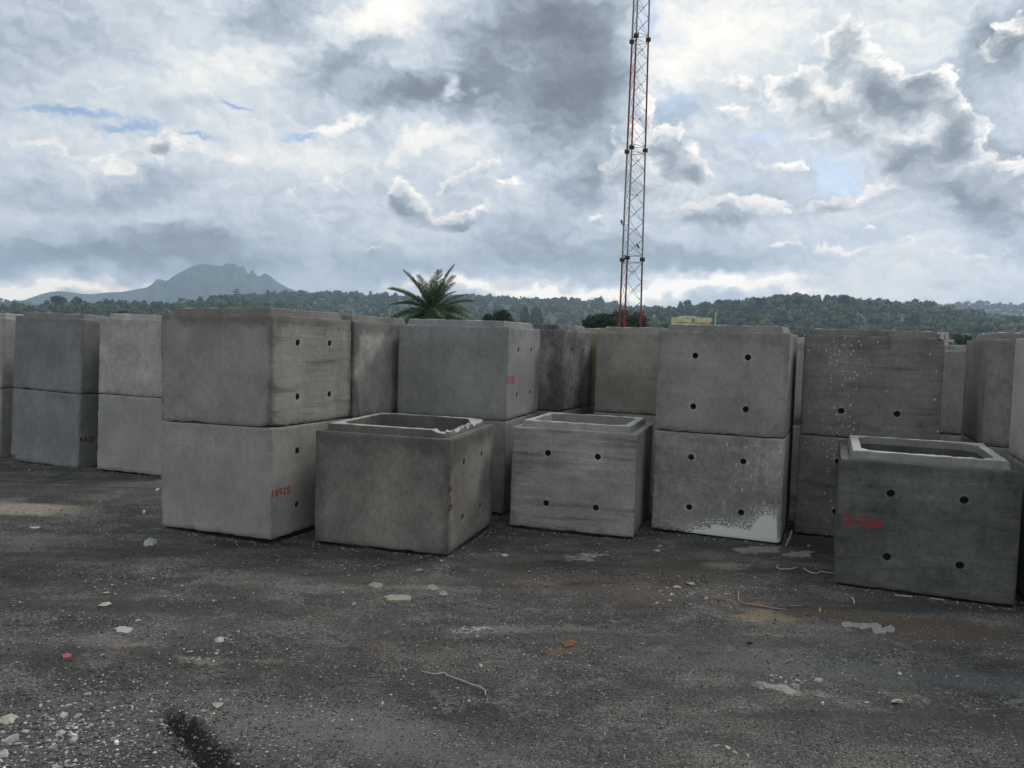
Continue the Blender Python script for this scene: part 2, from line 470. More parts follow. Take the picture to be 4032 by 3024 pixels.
    patch(3120, 2690, .25, .06, -10, (0.42, 0.40, 0.36), .7)
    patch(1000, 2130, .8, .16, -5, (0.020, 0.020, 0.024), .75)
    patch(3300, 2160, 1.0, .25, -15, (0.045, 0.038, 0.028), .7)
    # fresh dark earth turned up by the gouge
    d = RUT1 - RUT0; mid_ = (RUT0 + RUT1) / 2 + d * 0.06
    q = t.mapping(t.vmath('ADD', P, t.vmath('SCALE', t.vmath('SUBTRACT', t.noise(P, 12, 7, 0.8, color=True), (0.5, 0.5, 0.5)), scale=0.22)),
                  loc=(mid_.x, mid_.y, 0), rot=(0, 0, math.atan2(d.y, d.x)), scale=(d.length * .62, 0.10, 1), typ='TEXTURE')
    c = t.mix(t.math('MULTIPLY', t.mr(t.vmath('LENGTH', t.vmath('MULTIPLY', q, (1, 1, 0))), 1.0, 0.78), .92), c, (0.019, 0.0155, 0.0135))
    # scattered grit, paler chips gathered in drifts
    clump = t.mr(t.noise(flow, 2.1, 5, 0.7), 0.46, 0.66)
    v1 = t.n('ShaderNodeTexVoronoi', {'Vector': P, 'Scale': 75.0}, feature='F1')
    rnd = t.sep(v1.outputs['Color'])[0]
    chip = t.math('MULTIPLY', t.math('LESS_THAN', v1.outputs['Distance'], 0.36), t.math('GREATER_THAN', rnd, t.math('MULTIPLY_ADD', trk, .1, t.mr(clump, 0, 1, 0.99, 0.78))))
    v2 = t.n('ShaderNodeTexVoronoi', {'Vector': P, 'Scale': 32.0}, feature='F1')
    rnd2 = t.sep(v2.outputs['Color'])[1]
    chip2 = t.math('MULTIPLY', t.math('LESS_THAN', v2.outputs['Distance'], 0.27), t.math('GREATER_THAN', rnd2, t.mr(clump, 0, 1, 0.994, 0.90)))
    cc = t.mix(rnd, (0.13, 0.127, 0.12), (0.34, 0.325, 0.295))
    c = t.mix(t.math('MULTIPLY', t.math('MAXIMUM', chip, chip2), 0.85), c, cc)
    wire(t, b, 'Base Color', c)
    b.inputs['Roughness'].default_value = 0.92
    hgt = t.math('ADD', t.math('MULTIPLY', fine, 0.6), t.math('MULTIPLY', t.math('ADD', chip, chip2), 0.5))
    hgt = t.math('ADD', hgt, t.math('MULTIPLY', grain, 0.35))
    bp = t.n('ShaderNodeBump', {'Strength': 1.0, 'Distance': 0.016, 'Height': hgt})
    wire(t, b, 'Normal', bp.outputs[0])
    return m


structure(obj('ground', ground_me, mat=ground_material()))

# ------------------------------------------------------------------ hills, mountain
DISP = 4032 / 2212


def azel(X, Y):
    r = ray(X * DISP, Y * DISP); return math.atan2(r.x, r.y), r.z / math.hypot(r.x, r.y)


def profile(tab):
    a = np.array([azel(*p) for p in tab]); return a[:, 0], a[:, 1]


HILLS = [   # name, table of the skyline, near radius, ridge radius, tree height
    ('hill', [(-500, 690), (-200, 680), (0, 668), (60, 660), (125, 653), (200, 655), (300, 657), (400, 654), (450, 648), (510, 643), (560, 652), (650, 668), (780, 690), (900, 712)], 330, 700, 5.2, 1900),
    ('hill', [(250, 715), (380, 680), (460, 655), (520, 640), (560, 635), (650, 633), (750, 634), (850, 639), (950, 639), (1050, 640), (1100, 645), (1200, 647), (1290, 650), (1330, 657), (1400, 668), (1500, 690), (1700, 730)], 450, 1050, 6.0, 2800),
    ('hill', [(1150, 738), (1280, 712), (1340, 688), (1400, 670), (1450, 663), (1550, 658), (1620, 651), (1700, 642), (1780, 643), (1850, 651), (1900, 655), (2000, 658), (2030, 665), (2100, 676), (2212, 694), (2400, 712), (2700, 720)], 300, 640, 5.2, 2400),
    ('hill', [(1850, 700), (1960, 668), (2030, 656), (2100, 657), (2212, 658), (2450, 664), (2700, 680)], 900, 1650, 9.0, 700),
    ('hill', [(-600, 655), (-200, 650), (0, 648), (40, 651), (90, 664), (160, 690)], 1000, 1800, 9.0, 420),
]


def hill_z(h, az, r):
    _, tab, r0, R, th, _n = h
    A, T = profile(tab)
    tt = np.interp(az, A, T)
    top = np.maximum(R * tt + CAM_H - th, -0.5)
    f = smoothstep(0, 1, (r - r0) / (R - r0)) * 0.65 + 0.35 * np.clip((r - r0) / (R - r0), 0, 1)
    f = np.where(r > R, 1 - 0.7 * smoothstep(R, R * 1.5, r), f)
    z = top * f + 4.0 * f * vnoise(az * 60, r * 0.02, 21, 3) * np.clip((r - r0) / 100, 0, 1) * np.where(r > R * .93, .3, 1)
    return z - 0.6


def hill_material():
    m, t, b = material('forest_floor')
    P = t.n('ShaderNodeTexCoord').outputs['Object']
    n = t.noise(P, 0.06, 6, 0.7)
    wire(t, b, 'Base Color', t.ramp(n, [(0.3, (0.022, 0.036, 0.016)), (0.55, (0.040, 0.062, 0.024)), (0.75, (0.075, 0.085, 0.038))]))
    return m


hmat = hill_material()
for h in HILLS:
    A, T = profile(h[1])
    azs = np.linspace(A[0], A[-1], 150); rs = np.linspace(h[2], h[3] * 1.5, 46)
    AZ, RR = np.meshgrid(azs, rs); ZZ = hill_z(h, AZ, RR)
    V = np.stack([RR * np.sin(AZ), RR * np.cos(AZ), ZZ], -1).reshape(-1, 3)
    ny, nx = AZ.shape; idx = np.arange(ny * nx).reshape(ny, nx)
    Q = np.stack([idx[:-1, :-1], idx[:-1, 1:], idx[1:, 1:], idx[1:, :-1]], -1).reshape(-1, 4)
    structure(obj(h[0], mesh_np('hill', V, Q, True), mat=hmat))

MTN = [(-500, 668), (-100, 655), (0, 653), (50, 648), (85, 636), (108, 630), (125, 628), (150, 630), (175, 634), (200, 635), (230, 631), (262, 630), (290, 625), (318, 620), (332, 610), (338, 602), (345, 602), (358, 606), (364, 604),
       (372, 597), (392, 586), (415, 575), (436, 569), (452, 571), (470, 574), (482, 573), (485, 570), (492, 568), (508, 570), (516, 577), (521, 573), (528, 575), (533, 590), (538, 591), (545, 581), (550, 588), (558, 597), (563, 595),
       (572, 589), (582, 594), (600, 609), (620, 620), (640, 628), (665, 636), (720, 648), (900, 680)]
MR = 2600.0
A, T = profile(MTN)
azs = np.linspace(A[0], A[-1], 420); rs = np.concatenate([np.linspace(1700, MR, 50), np.linspace(MR + 15, 2750, 10)])
AZ, RR = np.meshgrid(azs, rs)
top = np.maximum(np.interp(AZ, A, T) * MR + CAM_H, 0)
f = np.clip((RR - 1700) / (MR - 1700), 0, 1); ridg = 1 - np.abs(vnoise(AZ * 70, RR * 0.004, 30, 4)) * 2
f = np.where(RR > MR, 1 - .5 * smoothstep(MR, 2900, RR), f ** 1.4 * (0.80 + 0.20 * np.where(f > .985, 1, ridg)))
f = np.where((RR <= MR) & (f > 0.985 ** 1.4), f, f)
ZZ = top * f - 1
V = np.stack([RR * np.sin(AZ), RR * np.cos(AZ), ZZ], -1).reshape(-1, 3)
ny, nx = AZ.shape; idx = np.arange(ny * nx).reshape(ny, nx)
Q = np.stack([idx[:-1, :-1], idx[:-1, 1:], idx[1:, 1:], idx[1:, :-1]], -1).reshape(-1, 4)
structure(obj('mountain', mesh_np('mountain', V, Q, True), mat=flat('mountain_forest', (0.045, 0.06, 0.04), 0.9, 0.4, 0.01)))
MTOP = float(ZZ.max())

# ------------------------------------------------------------------ haze
HZ = MTOP + 12
V, Fc = box_vf(0, 1310, (HZ - 2.0) / 2, 5200, 3020, HZ + 2.0)
haze = stuff(obj('haze', mesh('haze', V, Fc)))
hm = bpy.data.materials.new('haze'); hm.use_nodes = True
hm.node_tree.nodes.clear()
ht = NT(hm.node_tree)
pv = ht.n('ShaderNodeVolumePrincipled')
pv.inputs['Color'].default_value = (0.64, 0.80, 1.0, 1); pv.inputs['Density'].default_value = 0.00033
pv.inputs['Density Attribute'].default_value = ''; pv.inputs['Anisotropy'].default_value = 0.35
ht.n('ShaderNodeOutputMaterial', {'Volume': pv.outputs[0]})
haze.data.materials.append(hm)

# ------------------------------------------------------------------ concrete boxes
BX, BY = 1.249, 1.283          # face with lifting holes is BX wide (+-Y faces), plain face BY wide (+-X faces)
WALL, INSET = 0.158, 0.072
HOLES = [(-0.2515, 0.255), (0.2485, 0.255), (-0.2515, 0.755), (0.2485, 0.755)]
HR = 0.0285


def concrete(name, col, seed, band=0.0, damp=0.0, streak=0.3, mottle=0.25, cool=(1, 1, 1), paint=None, moss=0.0, damp_w=0.16, lime=0.0):
    m, t, b = material(name)
    P = t.n('ShaderNodeTexCoord').outputs['Object']
    S = t.vmath('ADD', P, (seed * 3.7, seed * 1.9, seed * 5.3))
    x, y, z = t.sep(P)
    big = t.noise(S, 2.2, 4, 0.55)
    med = t.noise(S, 9, 5, 0.65)
    fine = t.noise(S, 90, 4, 0.7)
    base = tuple(c * k for c, k in zip((col * 1.365, col * 1.30, col * 1.225), cool))
    c = t.mix(t.mr(big, 0.3, 0.7), tuple(v * (1 - mottle * .85) for v in base), tuple(v * (1 + mottle * .6) for v in base))
    sm = t.noise(t.mapping(S, scale=(1, 1, .7)), 30, 4, 0.7)
    c = t.mix(1.0, c, t.ramp(sm, [(0.3, (1 - mottle * .7,) * 3), (0.5, (1, 1, 1)), (0.72, (1 + mottle * .5,) * 3)]), 'MULTIPLY')
    c = t.mix(1.0, c, t.ramp(med, [(0.28, (1 - mottle * .55,) * 3), (0.5, (1, 1, 1)), (0.75, (1 + mottle * .45,) * 3)]), 'MULTIPLY')
    c = t.mix(1.0, c, t.ramp(fine, [(0.25, (0.80,) * 3), (0.5, (1, 1, 1)), (0.78, (1.18,) * 3)]), 'MULTIPLY')
    # distance to the edges of a face
    ax = t.math('SUBTRACT', BX / 2, t.math('ABSOLUTE', x)); ay = t.math('SUBTRACT', BY / 2, t.math('ABSOLUTE', y))
    side = t.math('MAXIMUM', ax, ay)
    zt = t.math('SUBTRACT', 1.0, z)
    bandh = None
    if band:
        band = min(1.0, band * 0.95)
        # lift lines and blotches left by the form boards, on the faces with the lifting holes
        q = t.mapping(S, scale=(1.1, 1.1, 17))
        n = t.noise(q, 1.0, 4, 0.6)
        q2 = t.mapping(S, scale=(3.5, 3.5, 30))
        n2 = t.noise(q2, 1.0, 3, 0.6)
        hole_face = t.math('LESS_THAN', t.math('ABSOLUTE', ay), 0.03)
        reg = t.mr(t.noise(S, 1.9, 3, 0.5), 0.34, 0.56, 0.3, 1.0)
        k = t.math('MULTIPLY', t.math('MULTIPLY', hole_face, reg), band)
        bands = t.math('MAXIMUM', t.mr(n, 0.52, 0.68), t.math('MULTIPLY', t.mr(n2, 0.55, 0.72), 0.7))
        c = t.mix(t.math('MULTIPLY', k, bands), c, t.mix(1.0, c, (0.42, 0.43, 0.45), 'MULTIPLY'))
        ridge = t.mr(t.math('ABSOLUTE', t.math('SUBTRACT', t.noise(t.mapping(S, scale=(0.5, 0.5, 9)), 1.0, 3, 0.55), 0.5)), 0.03, 0.0)
        c = t.mix(t.math('MULTIPLY', t.math('MULTIPLY', hole_face, t.math('MULTIPLY', ridge, t.mr(t.noise(S, 2.7, 3, .6), .35, .6))), 0.42 * band), c, t.mix(1.0, c, (1.75, 1.75, 1.72), 'MULTIPLY'))
        bandh = bands
        # grout smears round the lifting holes and a faint run below each
        hx = t.math('SUBTRACT', t.math('ABSOLUTE', t.math('ADD', x, 0.0015)), 0.25); hz = t.math('SUBTRACT', t.math('ABSOLUTE', t.math('SUBTRACT', z, 0.505)), 0.25)
        dh = t.vmath('LENGTH', t.comb(hx, hz, 0.0))
        sm2 = t.mr(t.noise(S, 17, 3, .6), .35, .6)
        c = t.mix(t.math('MULTIPLY', t.math('MULTIPLY', t.mr(dh, 0.062, 0.036), sm2), t.math('MULTIPLY', hole_face, .55)), c, t.mix(1.0, c, (1.5, 1.5, 1.47), 'MULTIPLY'))
        run = t.math('MULTIPLY', t.mr(t.math('ABSOLUTE', t.math('MULTIPLY_ADD', t.math('SUBTRACT', t.noise(S, 6, 3, .6), .5), .03, hx)), .020, .006), t.math('MULTIPLY', sm2, hole_face))
        zl = t.math('MODULO', t.math('SUBTRACT', z, 0.235), 0.5)
        run = t.math('MULTIPLY', run, t.mr(zl, .30, .48))
        c = t.mix(t.math('MULTIPLY', run, .6), c, t.mix(1.0, c, (.62, .62, .60), 'MULTIPLY'))
    if damp:
        # damp border where water creeps in from the edges
        e = t.math('MINIMUM', t.math('MULTIPLY_ADD', t.noise(S, 1.3, 2, .5), .26, t.math('ADD', side, -0.05)), t.math('MULTIPLY_ADD', t.noise(S, 1.7, 2, .5), .16, t.math('ADD', zt, -0.06)))
        e = t.math('MULTIPLY_ADD', t.math('SUBTRACT', t.noise(S, 4.5, 4, 0.6), 0.5), 0.22, e)
        k = t.math('MULTIPLY', t.mr(e, damp_w, damp_w * .45), damp)
        c = t.mix(k, c, t.mix(1.0, c, (0.55, 0.55, 0.56), 'MULTIPLY'))
    if streak:
        q = t.mapping(S, scale=(9, 9, 0.55))
        n = t.noise(q, 1.0, 4, 0.6)
        k = t.math('MULTIPLY', t.math('MULTIPLY', t.mr(n, 0.5, 0.7), t.mr(zt, 0.75, 0.0, 0.2, 1.0)), streak)
        c = t.mix(k, c, t.mix(1.0, c, (0.58, 0.58, 0.58), 'MULTIPLY'))
        k = t.math('MULTIPLY', t.mr(t.noise(t.mapping(S, loc=(4, 2, 8), scale=(14, 14, 0.4)), 1.0, 3, 0.6), 0.60, 0.76), streak * .6)
        c = t.mix(k, c, t.mix(1.0, c, (1.45, 1.45, 1.42), 'MULTIPLY'))
    if lime:
        k = t.math('MULTIPLY', t.mr(t.noise(S, 3.1, 5, 0.65), 0.5, 0.66), lime)
        c = t.mix(k, c, t.mix(1.0, c, (1.5, 1.5, 1.5), 'MULTIPLY'))
    if moss:
        k = t.math('MULTIPLY', t.mr(t.noise(S, 3.0, 4, 0.6), 0.35, 0.6), moss)
        c = t.mix(k, c, (0.22, 0.22, 0.085))
    # soil splashed on the foot
    foot = t.mr(t.math('MULTIPLY_ADD', t.math('SUBTRACT', med, 0.5), 0.12, z), 0.07, 0.0)
    c = t.mix(t.math('MULTIPLY', foot, 0.35), c, (0.07, 0.062, 0.055))
    pits = t.math('MULTIPLY', t.math('LESS_THAN', t.voro(S, 22), 0.10), t.math('GREATER_THAN', t.noise(S, 5, 2, 0.5), 0.55))
    c = t.mix(t.math('MULTIPLY', pits, 0.55), c, tuple(v * .4 for v in base))
    front = t.math('LESS_THAN', y, -BY / 2 + 0.03)
    if paint == 'splash':
        # whitewash thrown against the foot of the face
        w = t.noise(P, 13, 5, 0.7)
        q = t.math('MULTIPLY_ADD', t.math('SUBTRACT', w, 0.5), 0.17, z)
        lim = t.math('ADD', t.mr(x, -0.38, 0.05, -0.02, 0.10), t.mr(x, 0.30, 0.47, 0.0, 0.16))
        lim = t.math('MULTIPLY', lim, t.mr(x, 0.595, 0.575, 0.0, 1.0))
        full = t.mr(t.math('SUBTRACT', lim, q), -0.004, 0.012)
        v = t.n('ShaderNodeTexVoronoi', {'Vector': t.mapping(t.comb(x, z, 0.0), rot=(0, 0, -0.35), scale=(34, 60, 1)), 'Scale': 1.0}, feature='F1', voronoi_dimensions='2D')
        dr = t.math('LESS_THAN', v.outputs['Distance'], t.mr(t.math('SUBTRACT', lim, z), -0.16, 0.015, 0.0, 0.46))
        dr = t.math('MULTIPLY', dr, t.math('GREATER_THAN', t.math('ADD', t.sep(v.outputs['Color'])[0], t.mr(x, -0.46, -0.1, -.6, 0.2)), 0.25))
        v2 = t.n('ShaderNodeTexVoronoi', {'Vector': t.mapping(t.comb(x, z, 0.0), rot=(0, 0, -0.13), scale=(34, 8, 1)), 'Scale': 1.0}, feature='F1', voronoi_dimensions='2D')
        st = t.math('MULTIPLY', t.math('LESS_THAN', v2.outputs['Distance'], t.math('MULTIPLY', t.sep(v2.outputs['Color'])[2], 0.17)), t.math('GREATER_THAN', t.sep(v2.outputs['Color'])[0], t.mr(x, -0.1, 0.4, 1.0, 0.42)))
        k = t.math('MULTIPLY', t.math('MAXIMUM', full, t.math('MAXIMUM', t.math('MULTIPLY', dr, .8), t.math('MULTIPLY', t.math('MULTIPLY', st, t.mr(t.sep(v2.outputs['Color'])[1], 0, 1, .4, 1.0)), .85))), front)
        c = t.mix(t.math('MULTIPLY', k, t.mr(fine, 0.2, 0.5, 0.6, 0.97)), c, (0.74, 0.725, 0.685))
        blk = t.math('MULTIPLY', t.mr(t.noise(t.mapping(P, loc=(3, 0, 3), scale=(6, 6, 17)), 1.0, 4, 0.6), 0.56, 0.62), t.math('MULTIPLY', t.mr(z, .36, .46), t.mr(z, .68, .56)))
        c = t.mix(t.math('MULTIPLY', t.math('MULTIPLY', blk, front), 0.55), c, tuple(v * .45 for v in base))
    if paint == 'drips':
        cent = 0.02
        v = t.n('ShaderNodeTexVoronoi', {'Vector': t.mapping(t.comb(x, z, 0.0), loc=(seed, seed * 2.3, 0), scale=(48, 30, 1)), 'Scale': 1.0}, feature='F1', voronoi_dimensions='2D')
        r = t.sep(v.outputs['Color'])
        bandm = t.math('MULTIPLY', t.mr(x, -0.46, -0.30), t.mr(x, -0.02, -0.2))
        k = t.math('MULTIPLY', t.math('LESS_THAN', v.outputs['Distance'], t.math('MULTIPLY', r[1], 0.42)),
                   t.math('GREATER_THAN', r[0], t.mr(bandm, 0, 1, 0.99, 0.76)))
        k = t.math('MULTIPLY', k, front)
        c = t.mix(t.math('MULTIPLY', k, 0.8), c, (0.50, 0.50, 0.48))
    wire(t, b, 'Base Color', c)
    wire(t, b, 'Roughness', t.mr(med, 0.2, 0.8, 0.72, 0.95))
    h = t.math('ADD', t.math('MULTIPLY', fine, 0.5), t.math('MULTIPLY', med, 1.0))
    h = t.math('SUBTRACT', h, t.math('MULTIPLY', pits, 0.8))
    if bandh is not None: h = t.math('ADD', h, t.math('MULTIPLY', bandh, -0.25 * band))
    bp = t.n('ShaderNodeBump', {'Strength': 0.35, 'Distance': 0.006, 'Height': h})
    wire(t, b, 'Normal', bp.outputs[0])
    return m


def lines(lo, hi, step, marks=()):
    """grid lines from lo to hi, fine near both edges, with four equal cells across each mark"""
    fixed = sorted(set([lo, lo + .006, lo + .016, lo + .032, hi - .032, hi - .016, hi - .006, hi] +
                       [round(m + d, 6) for m in marks for d in (-.052, -.026, 0, .026, .052)]))
    out = [fixed[0]]
    for a, b_ in zip(fixed, fixed[1:]):
        n = max(1, int(round((b_ - a) / step)))
        out += [a + (b_ - a) * k / n for k in range(1, n + 1)]
    return out


HXS = sorted({h[0] for h in HOLES}); HZS = sorted({h[1] for h in HOLES})
XL = lines(-BX / 2, BX / 2, 0.05, HXS); YL = lines(-BY / 2, BY / 2, 0.05); ZL = lines(0, 1, 0.05, HZS)


def ring(inset, cham, z, n=20):
    a, b_ = BX / 2 - inset, BY / 2 - inset
    co = [(-a + cham, -b_), (a - cham, -b_), (a, -b_ + cham), (a, b_ - cham), (a - cham, b_), (-a + cham, b_), (-a, b_ - cham), (-a, -b_ + cham)]
    pts = []
    for i in range(8):
        p, q = co[i], co[(i + 1) % 8]
        k = n if i % 2 == 0 else 4
        for j in range(k): pts.append((p[0] + (q[0] - p[0]) * j / k, p[1] + (q[1] - p[1]) * j / k, z))
    return pts


def loft(rings):
    V = [p for r in rings for p in r]; n = len(rings[0]); F = []
    for i in range(len(rings) - 1):
        for k in range(n):
            k2 = (k + 1) % n
            F.append((i * n + k, i * n + k2, (i + 1) * n + k2, (i + 1) * n + k))
    return V, F


def roughen(V, seed, wear, chips):
    """worn arrises: pull the outer edge points in by uneven amounts; chips = (x, y, z, radius, depth)"""
    out = []
    o = Vector((seed * 7.1, seed * 3.3, seed * 1.7))
    for v in V:
        p = Vector(v)
        ax = BX / 2 - abs(p.x); ay = BY / 2 - abs(p.y)
        if min(ax, ay) < 0.03:
            ez = min(p.z, 1.0 - p.z)
            near = 0.0
            if max(ax, ay) < 0.02: near = 1 - max(ax, ay) / 0.02
            if ez < 0.02: near = max(near, 1 - max(ez, 0) / 0.02)
            if near > 0:
                n = mnoise.noise((p + o) * 9) * .6 + mnoise.noise((p + o) * 26) * .5
                k = near * (0.004 + wear * 1.5 * max(0.0, n + .02))
                p.x -= math.copysign(k, p.x) if ax < .021 else 0
                p.y -= math.copysign(k, p.y) if ay < .021 else 0
                if ez < .021: p.z += k * .6 if p.z < .5 else -k * .6
        for (cx_, cy_, cz_, cr, cd) in chips:
            dd = (Vector((cx_, cy_, cz_)) - Vector(v)).length / cr
            if dd < 1.25:
                n = mnoise.noise((p + o) * 30) * .35
                k = max(0, min(1, (1.0 + n - dd) * 2.0)) * cd
                d = Vector((p.x * (1 if ax < .035 else 0), p.y * (1 if ay < .035 else 0), 0))
                if d.length > 0: d.normalize(); p -= d * k * (1 + n)
                if p.z > .97: p.z -= k * .8
                elif p.z < .03: p.z += k * .5
        out.append(tuple(p))
    return out


def body_mesh(seed, wear=0.012, chips=(), holes=(1, 1, 1, 1)):
    V = []; F = []; key = {}

    def vid(p):
        k = (round(p[0], 5), round(p[1], 5), round(p[2], 5))
        if k not in key: key[k] = len(V); V.append(k)
        return key[k]
    for s in (-1, 1):
        y = s * BY / 2
        skip = set()
        if s < 0:
            for (hx, hz), on in zip(HOLES, holes):
                if not on: continue
                i0 = min(range(len(XL)), key=lambda i: abs(XL[i] - (hx - .052))); j0 = min(range(len(ZL)), key=lambda i: abs(ZL[i] - (hz - .052)))
                for i in range(4):
                    for j in range(4): skip.add((i0 + i, j0 + j))
                sq = [(XL[i0 + i], ZL[j0]) for i in range(4)] + [(XL[i0 + 4], ZL[j0 + j]) for j in range(4)] + \
                     [(XL[i0 + 4 - i], ZL[j0 + 4]) for i in range(4)] + [(XL[i0], ZL[j0 + 4 - j]) for j in range(4)]
                r1, r2, r3 = [], [], []
                for k, q in enumerate(sq):
                    th = -math.pi * .75 + 2 * math.pi * k / 16
                    w = 1 + .10 * mnoise.noise(Vector((math.cos(th) * 2, math.sin(th) * 2, seed * 3 + hx * 9 + hz * 5)))
                    r1.append(vid((q[0], y, q[1])))
                    r2.append(vid((hx + math.cos(th) * (HR + .006) * w, y, hz + math.sin(th) * (HR + .006) * w)))
                    r3.append(vid((hx + math.cos(th) * HR, y + .007, hz + math.sin(th) * HR)))
                for k in range(16):
                    k2 = (k + 1) % 16
                    F.append((r1[k], r1[k2], r2[k2], r2[k])); F.append((r2[k], r2[k2], r3[k2], r3[k]))
        for i in range(len(XL) - 1):
            for j in range(len(ZL) - 1):
                if (i, j) in skip: continue
                q = [vid((XL[i], y, ZL[j])), vid((XL[i + 1], y, ZL[j])), vid((XL[i + 1], y, ZL[j + 1])), vid((XL[i], y, ZL[j + 1]))]
                F.append(tuple(q if s < 0 else q[::-1]))
        x = s * BX / 2
        for i in range(len(YL) - 1):
            for j in range(len(ZL) - 1):
                q = [vid((x, YL[i], ZL[j])), vid((x, YL[i + 1], ZL[j])), vid((x, YL[i + 1], ZL[j + 1])), vid((x, YL[i], ZL[j + 1]))]
                F.append(tuple(q if s > 0 else q[::-1]))
    V2, F2 = loft([ring(0.0005, .0005, 1.0), ring(.02, .001, 1.0), ring(.045, .001, 1.0), ring(WALL + .001, .10, 1.0), ring(WALL + .001, .10, .072), ring(.064, .002, .072), ring(.060, .002, 0.0), ring(.0005, .0005, 0.0)])
    o = len(V); V += V2; F += [tuple(i + o for i in f) for f in F2]
    me = mesh('body', roughen(V, seed, wear, chips), F)
    return me


def rim_mesh(seed, broken=None, rough=0.006):
    rs = [ring(INSET, .003, .985), ring(INSET + .003, .003, 1.012), ring(INSET + .012, .004, 1.055), ring(INSET + .018, .006, 1.062),
          ring((INSET + WALL) / 2 + .006, .05, 1.063), ring(WALL - .004, .098, 1.062), ring(WALL - .001, .10, 1.055), ring(WALL - .001, .10, .985)]
    V, F = loft(rs)
    out = []
    for p in V:
        p = Vector(p)
        if p.z > 1.03:
            n = mnoise.noise(Vector((p.x * 12 + seed * 5, p.y * 12, seed))) + .6 * mnoise.noise(Vector((p.x * 40 + seed, p.y * 40, seed)))
            p.z += rough * n
            if broken:
                cx_, cy_, rad, dep = broken
                d = max(abs(p.x - cx_) / rad[0], abs(p.y - cy_) / rad[1])
                if d < 1:
                    p.z -= dep * max(0, min(1, (1 - d) * 3)) * (.75 + 1.0 * n)
        if p.z > 1.005:
            n = mnoise.noise(Vector((p.x * 30 + seed * 9, p.y * 30, p.z * 30)))
            p.x -= math.copysign(rough * .5 * max(0, n), p.x); p.y -= math.copysign(rough * .5 * max(0, n), p.y)
        out.append(tuple(p))
    me = mesh('rim', out, F)
    n = len(rs[0])
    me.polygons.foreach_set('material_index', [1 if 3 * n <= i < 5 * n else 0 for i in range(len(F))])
    return me


def hole_mesh():
    V = []; F = []
    for r, yy in ((HR + .0005, .006), (HR - .001, .02), (HR - .003, .085)):
        for k in range(16):
            th = 2 * math.pi * k / 16; V.append((math.cos(th) * r, yy, math.sin(th) * r))
    for i in range(2):
        for k in range(16):
            k2 = (k + 1) % 16; F.append((i * 16 + k, i * 16 + k2, (i + 1) * 16 + k2, (i + 1) * 16 + k))
    F.append(tuple(32 + k for k in range(16))[::-1])
    return mesh('lifting_hole', V, F)


skylit_laitance = flat('pale_skylit_cement_skin', (.36, .352, .335), .8, .3, 16)  # pale laitance; sky brightness on the rim tops is put into its colour
HOLE = hole_mesh()
hole_mat = flat('grouted_pipe', (0.06, 0.06, 0.06), 0.8, .4, 30)
plug_mat = flat('mortar_plug', (0.15, 0.145, 0.135), 0.9, .3, 30)
PLUG = mesh('hole_plug', [(math.cos(2 * math.pi * k / 14) * HR * .98, .010, math.sin(2 * math.pi * k / 14) * HR * .98) for k in range(14)] + [(0, .005, 0)],
            [(k, (k + 1) % 14, 14) for k in range(14)])


def text_mesh(s, width, height, bold=0.02, gap=1.0):
    cu = bpy.data.curves.new('lettering', 'FONT'); cu.body = s; cu.size = 1.0; cu.offset = bold; cu.space_character = gap; cu.resolution_u = 4
    o = bpy.data.objects.new('lettering', cu); C.objects.link(o)
    dg = bpy.context.evaluated_depsgraph_get()
    me = bpy.data.meshes.new_from_object(o.evaluated_get(dg))
    bpy.data.objects.remove(o); bpy.data.curves.remove(cu)
    co = np.empty(len(me.vertices) * 3, np.float32); me.vertices.foreach_get('co', co); co = co.reshape(-1, 3)
    lo = co.min(0); hi = co.max(0)
    co[:, 0] = (co[:, 0] - lo[0]) / (hi[0] - lo[0]) * width; co[:, 1] = (co[:, 1] - lo[1]) / (hi[1] - lo[1]) * height
    # stand upright on the -Y face
    co = np.stack([co[:, 0], np.zeros(len(co)), co[:, 1]], -1)
    me.vertices.foreach_set('co', co.astype(np.float32).ravel()); me.update(); me.name = 'date_marking'
    me.materials.clear()
    return me


def paint_mat(name, col, cover=0.75):
    m, t, b = material(name)
    P = t.n('ShaderNodeTexCoord').outputs['Object']
    n = t.math('ADD', t.math('MULTIPLY', t.noise(P, 55, 4, 0.7), .7), t.math('MULTIPLY', t.noise(P, 14, 3, .6), .5))
    wire(t, b, 'Base Color', t.mix(t.noise(P, 30, 3, .6), tuple(c * .85 for c in col), tuple(c * 1.15 for c in col)))
    tr = t.n('ShaderNodeBsdfTransparent')
    mx = t.n('ShaderNodeMixShader', {0: t.mr(n, .30, .42, cover * .7, cover), 1: tr.outputs[0], 2: b.outputs[0]})
    mx.inputs[0].default_value = cover
    out = [n for n in m.node_tree.nodes if n.type == 'OUTPUT_MATERIAL'][0]
    t.t.links.new(mx.outputs[0], out.inputs[0])
    return m


red = paint_mat('red_stencil_paint', (0.40, 0.018, 0.026), .985)
maroon = paint_mat('dark_maroon_paint', (0.035, 0.012, 0.014), .9)
dark_red = paint_mat('faded_red_paint', (0.22, 0.022, 0.024), .88)


def place(corner, yaw, tilt, typ):
    """stack frame: base matrix for its lower box (front left foot at corner)"""
    up = Vector((tilt[0], tilt[1], 1)).normalized()
    e1 = Vector((math.cos(yaw), math.sin(yaw), 0)); e1 = (e1 - up * e1.dot(up)).normalized(); e2 = up.cross(e1)
    fw_, dw = (BY, BX) if typ == 'W' else (BX, BY)
    ctr = Vector((corner[0], corner[1], corner[2] if len(corner) > 2 else 0)) + e1 * fw_ / 2 + e2 * dw / 2
    ax, ayv = (e1, e2) if typ == 'D' else (e2, -e1)       # W: the holed face looks to the right
    R = Matrix((ax, ayv, up)).transposed().to_4x4()
    return Matrix.Translation(ctr) @ R, up


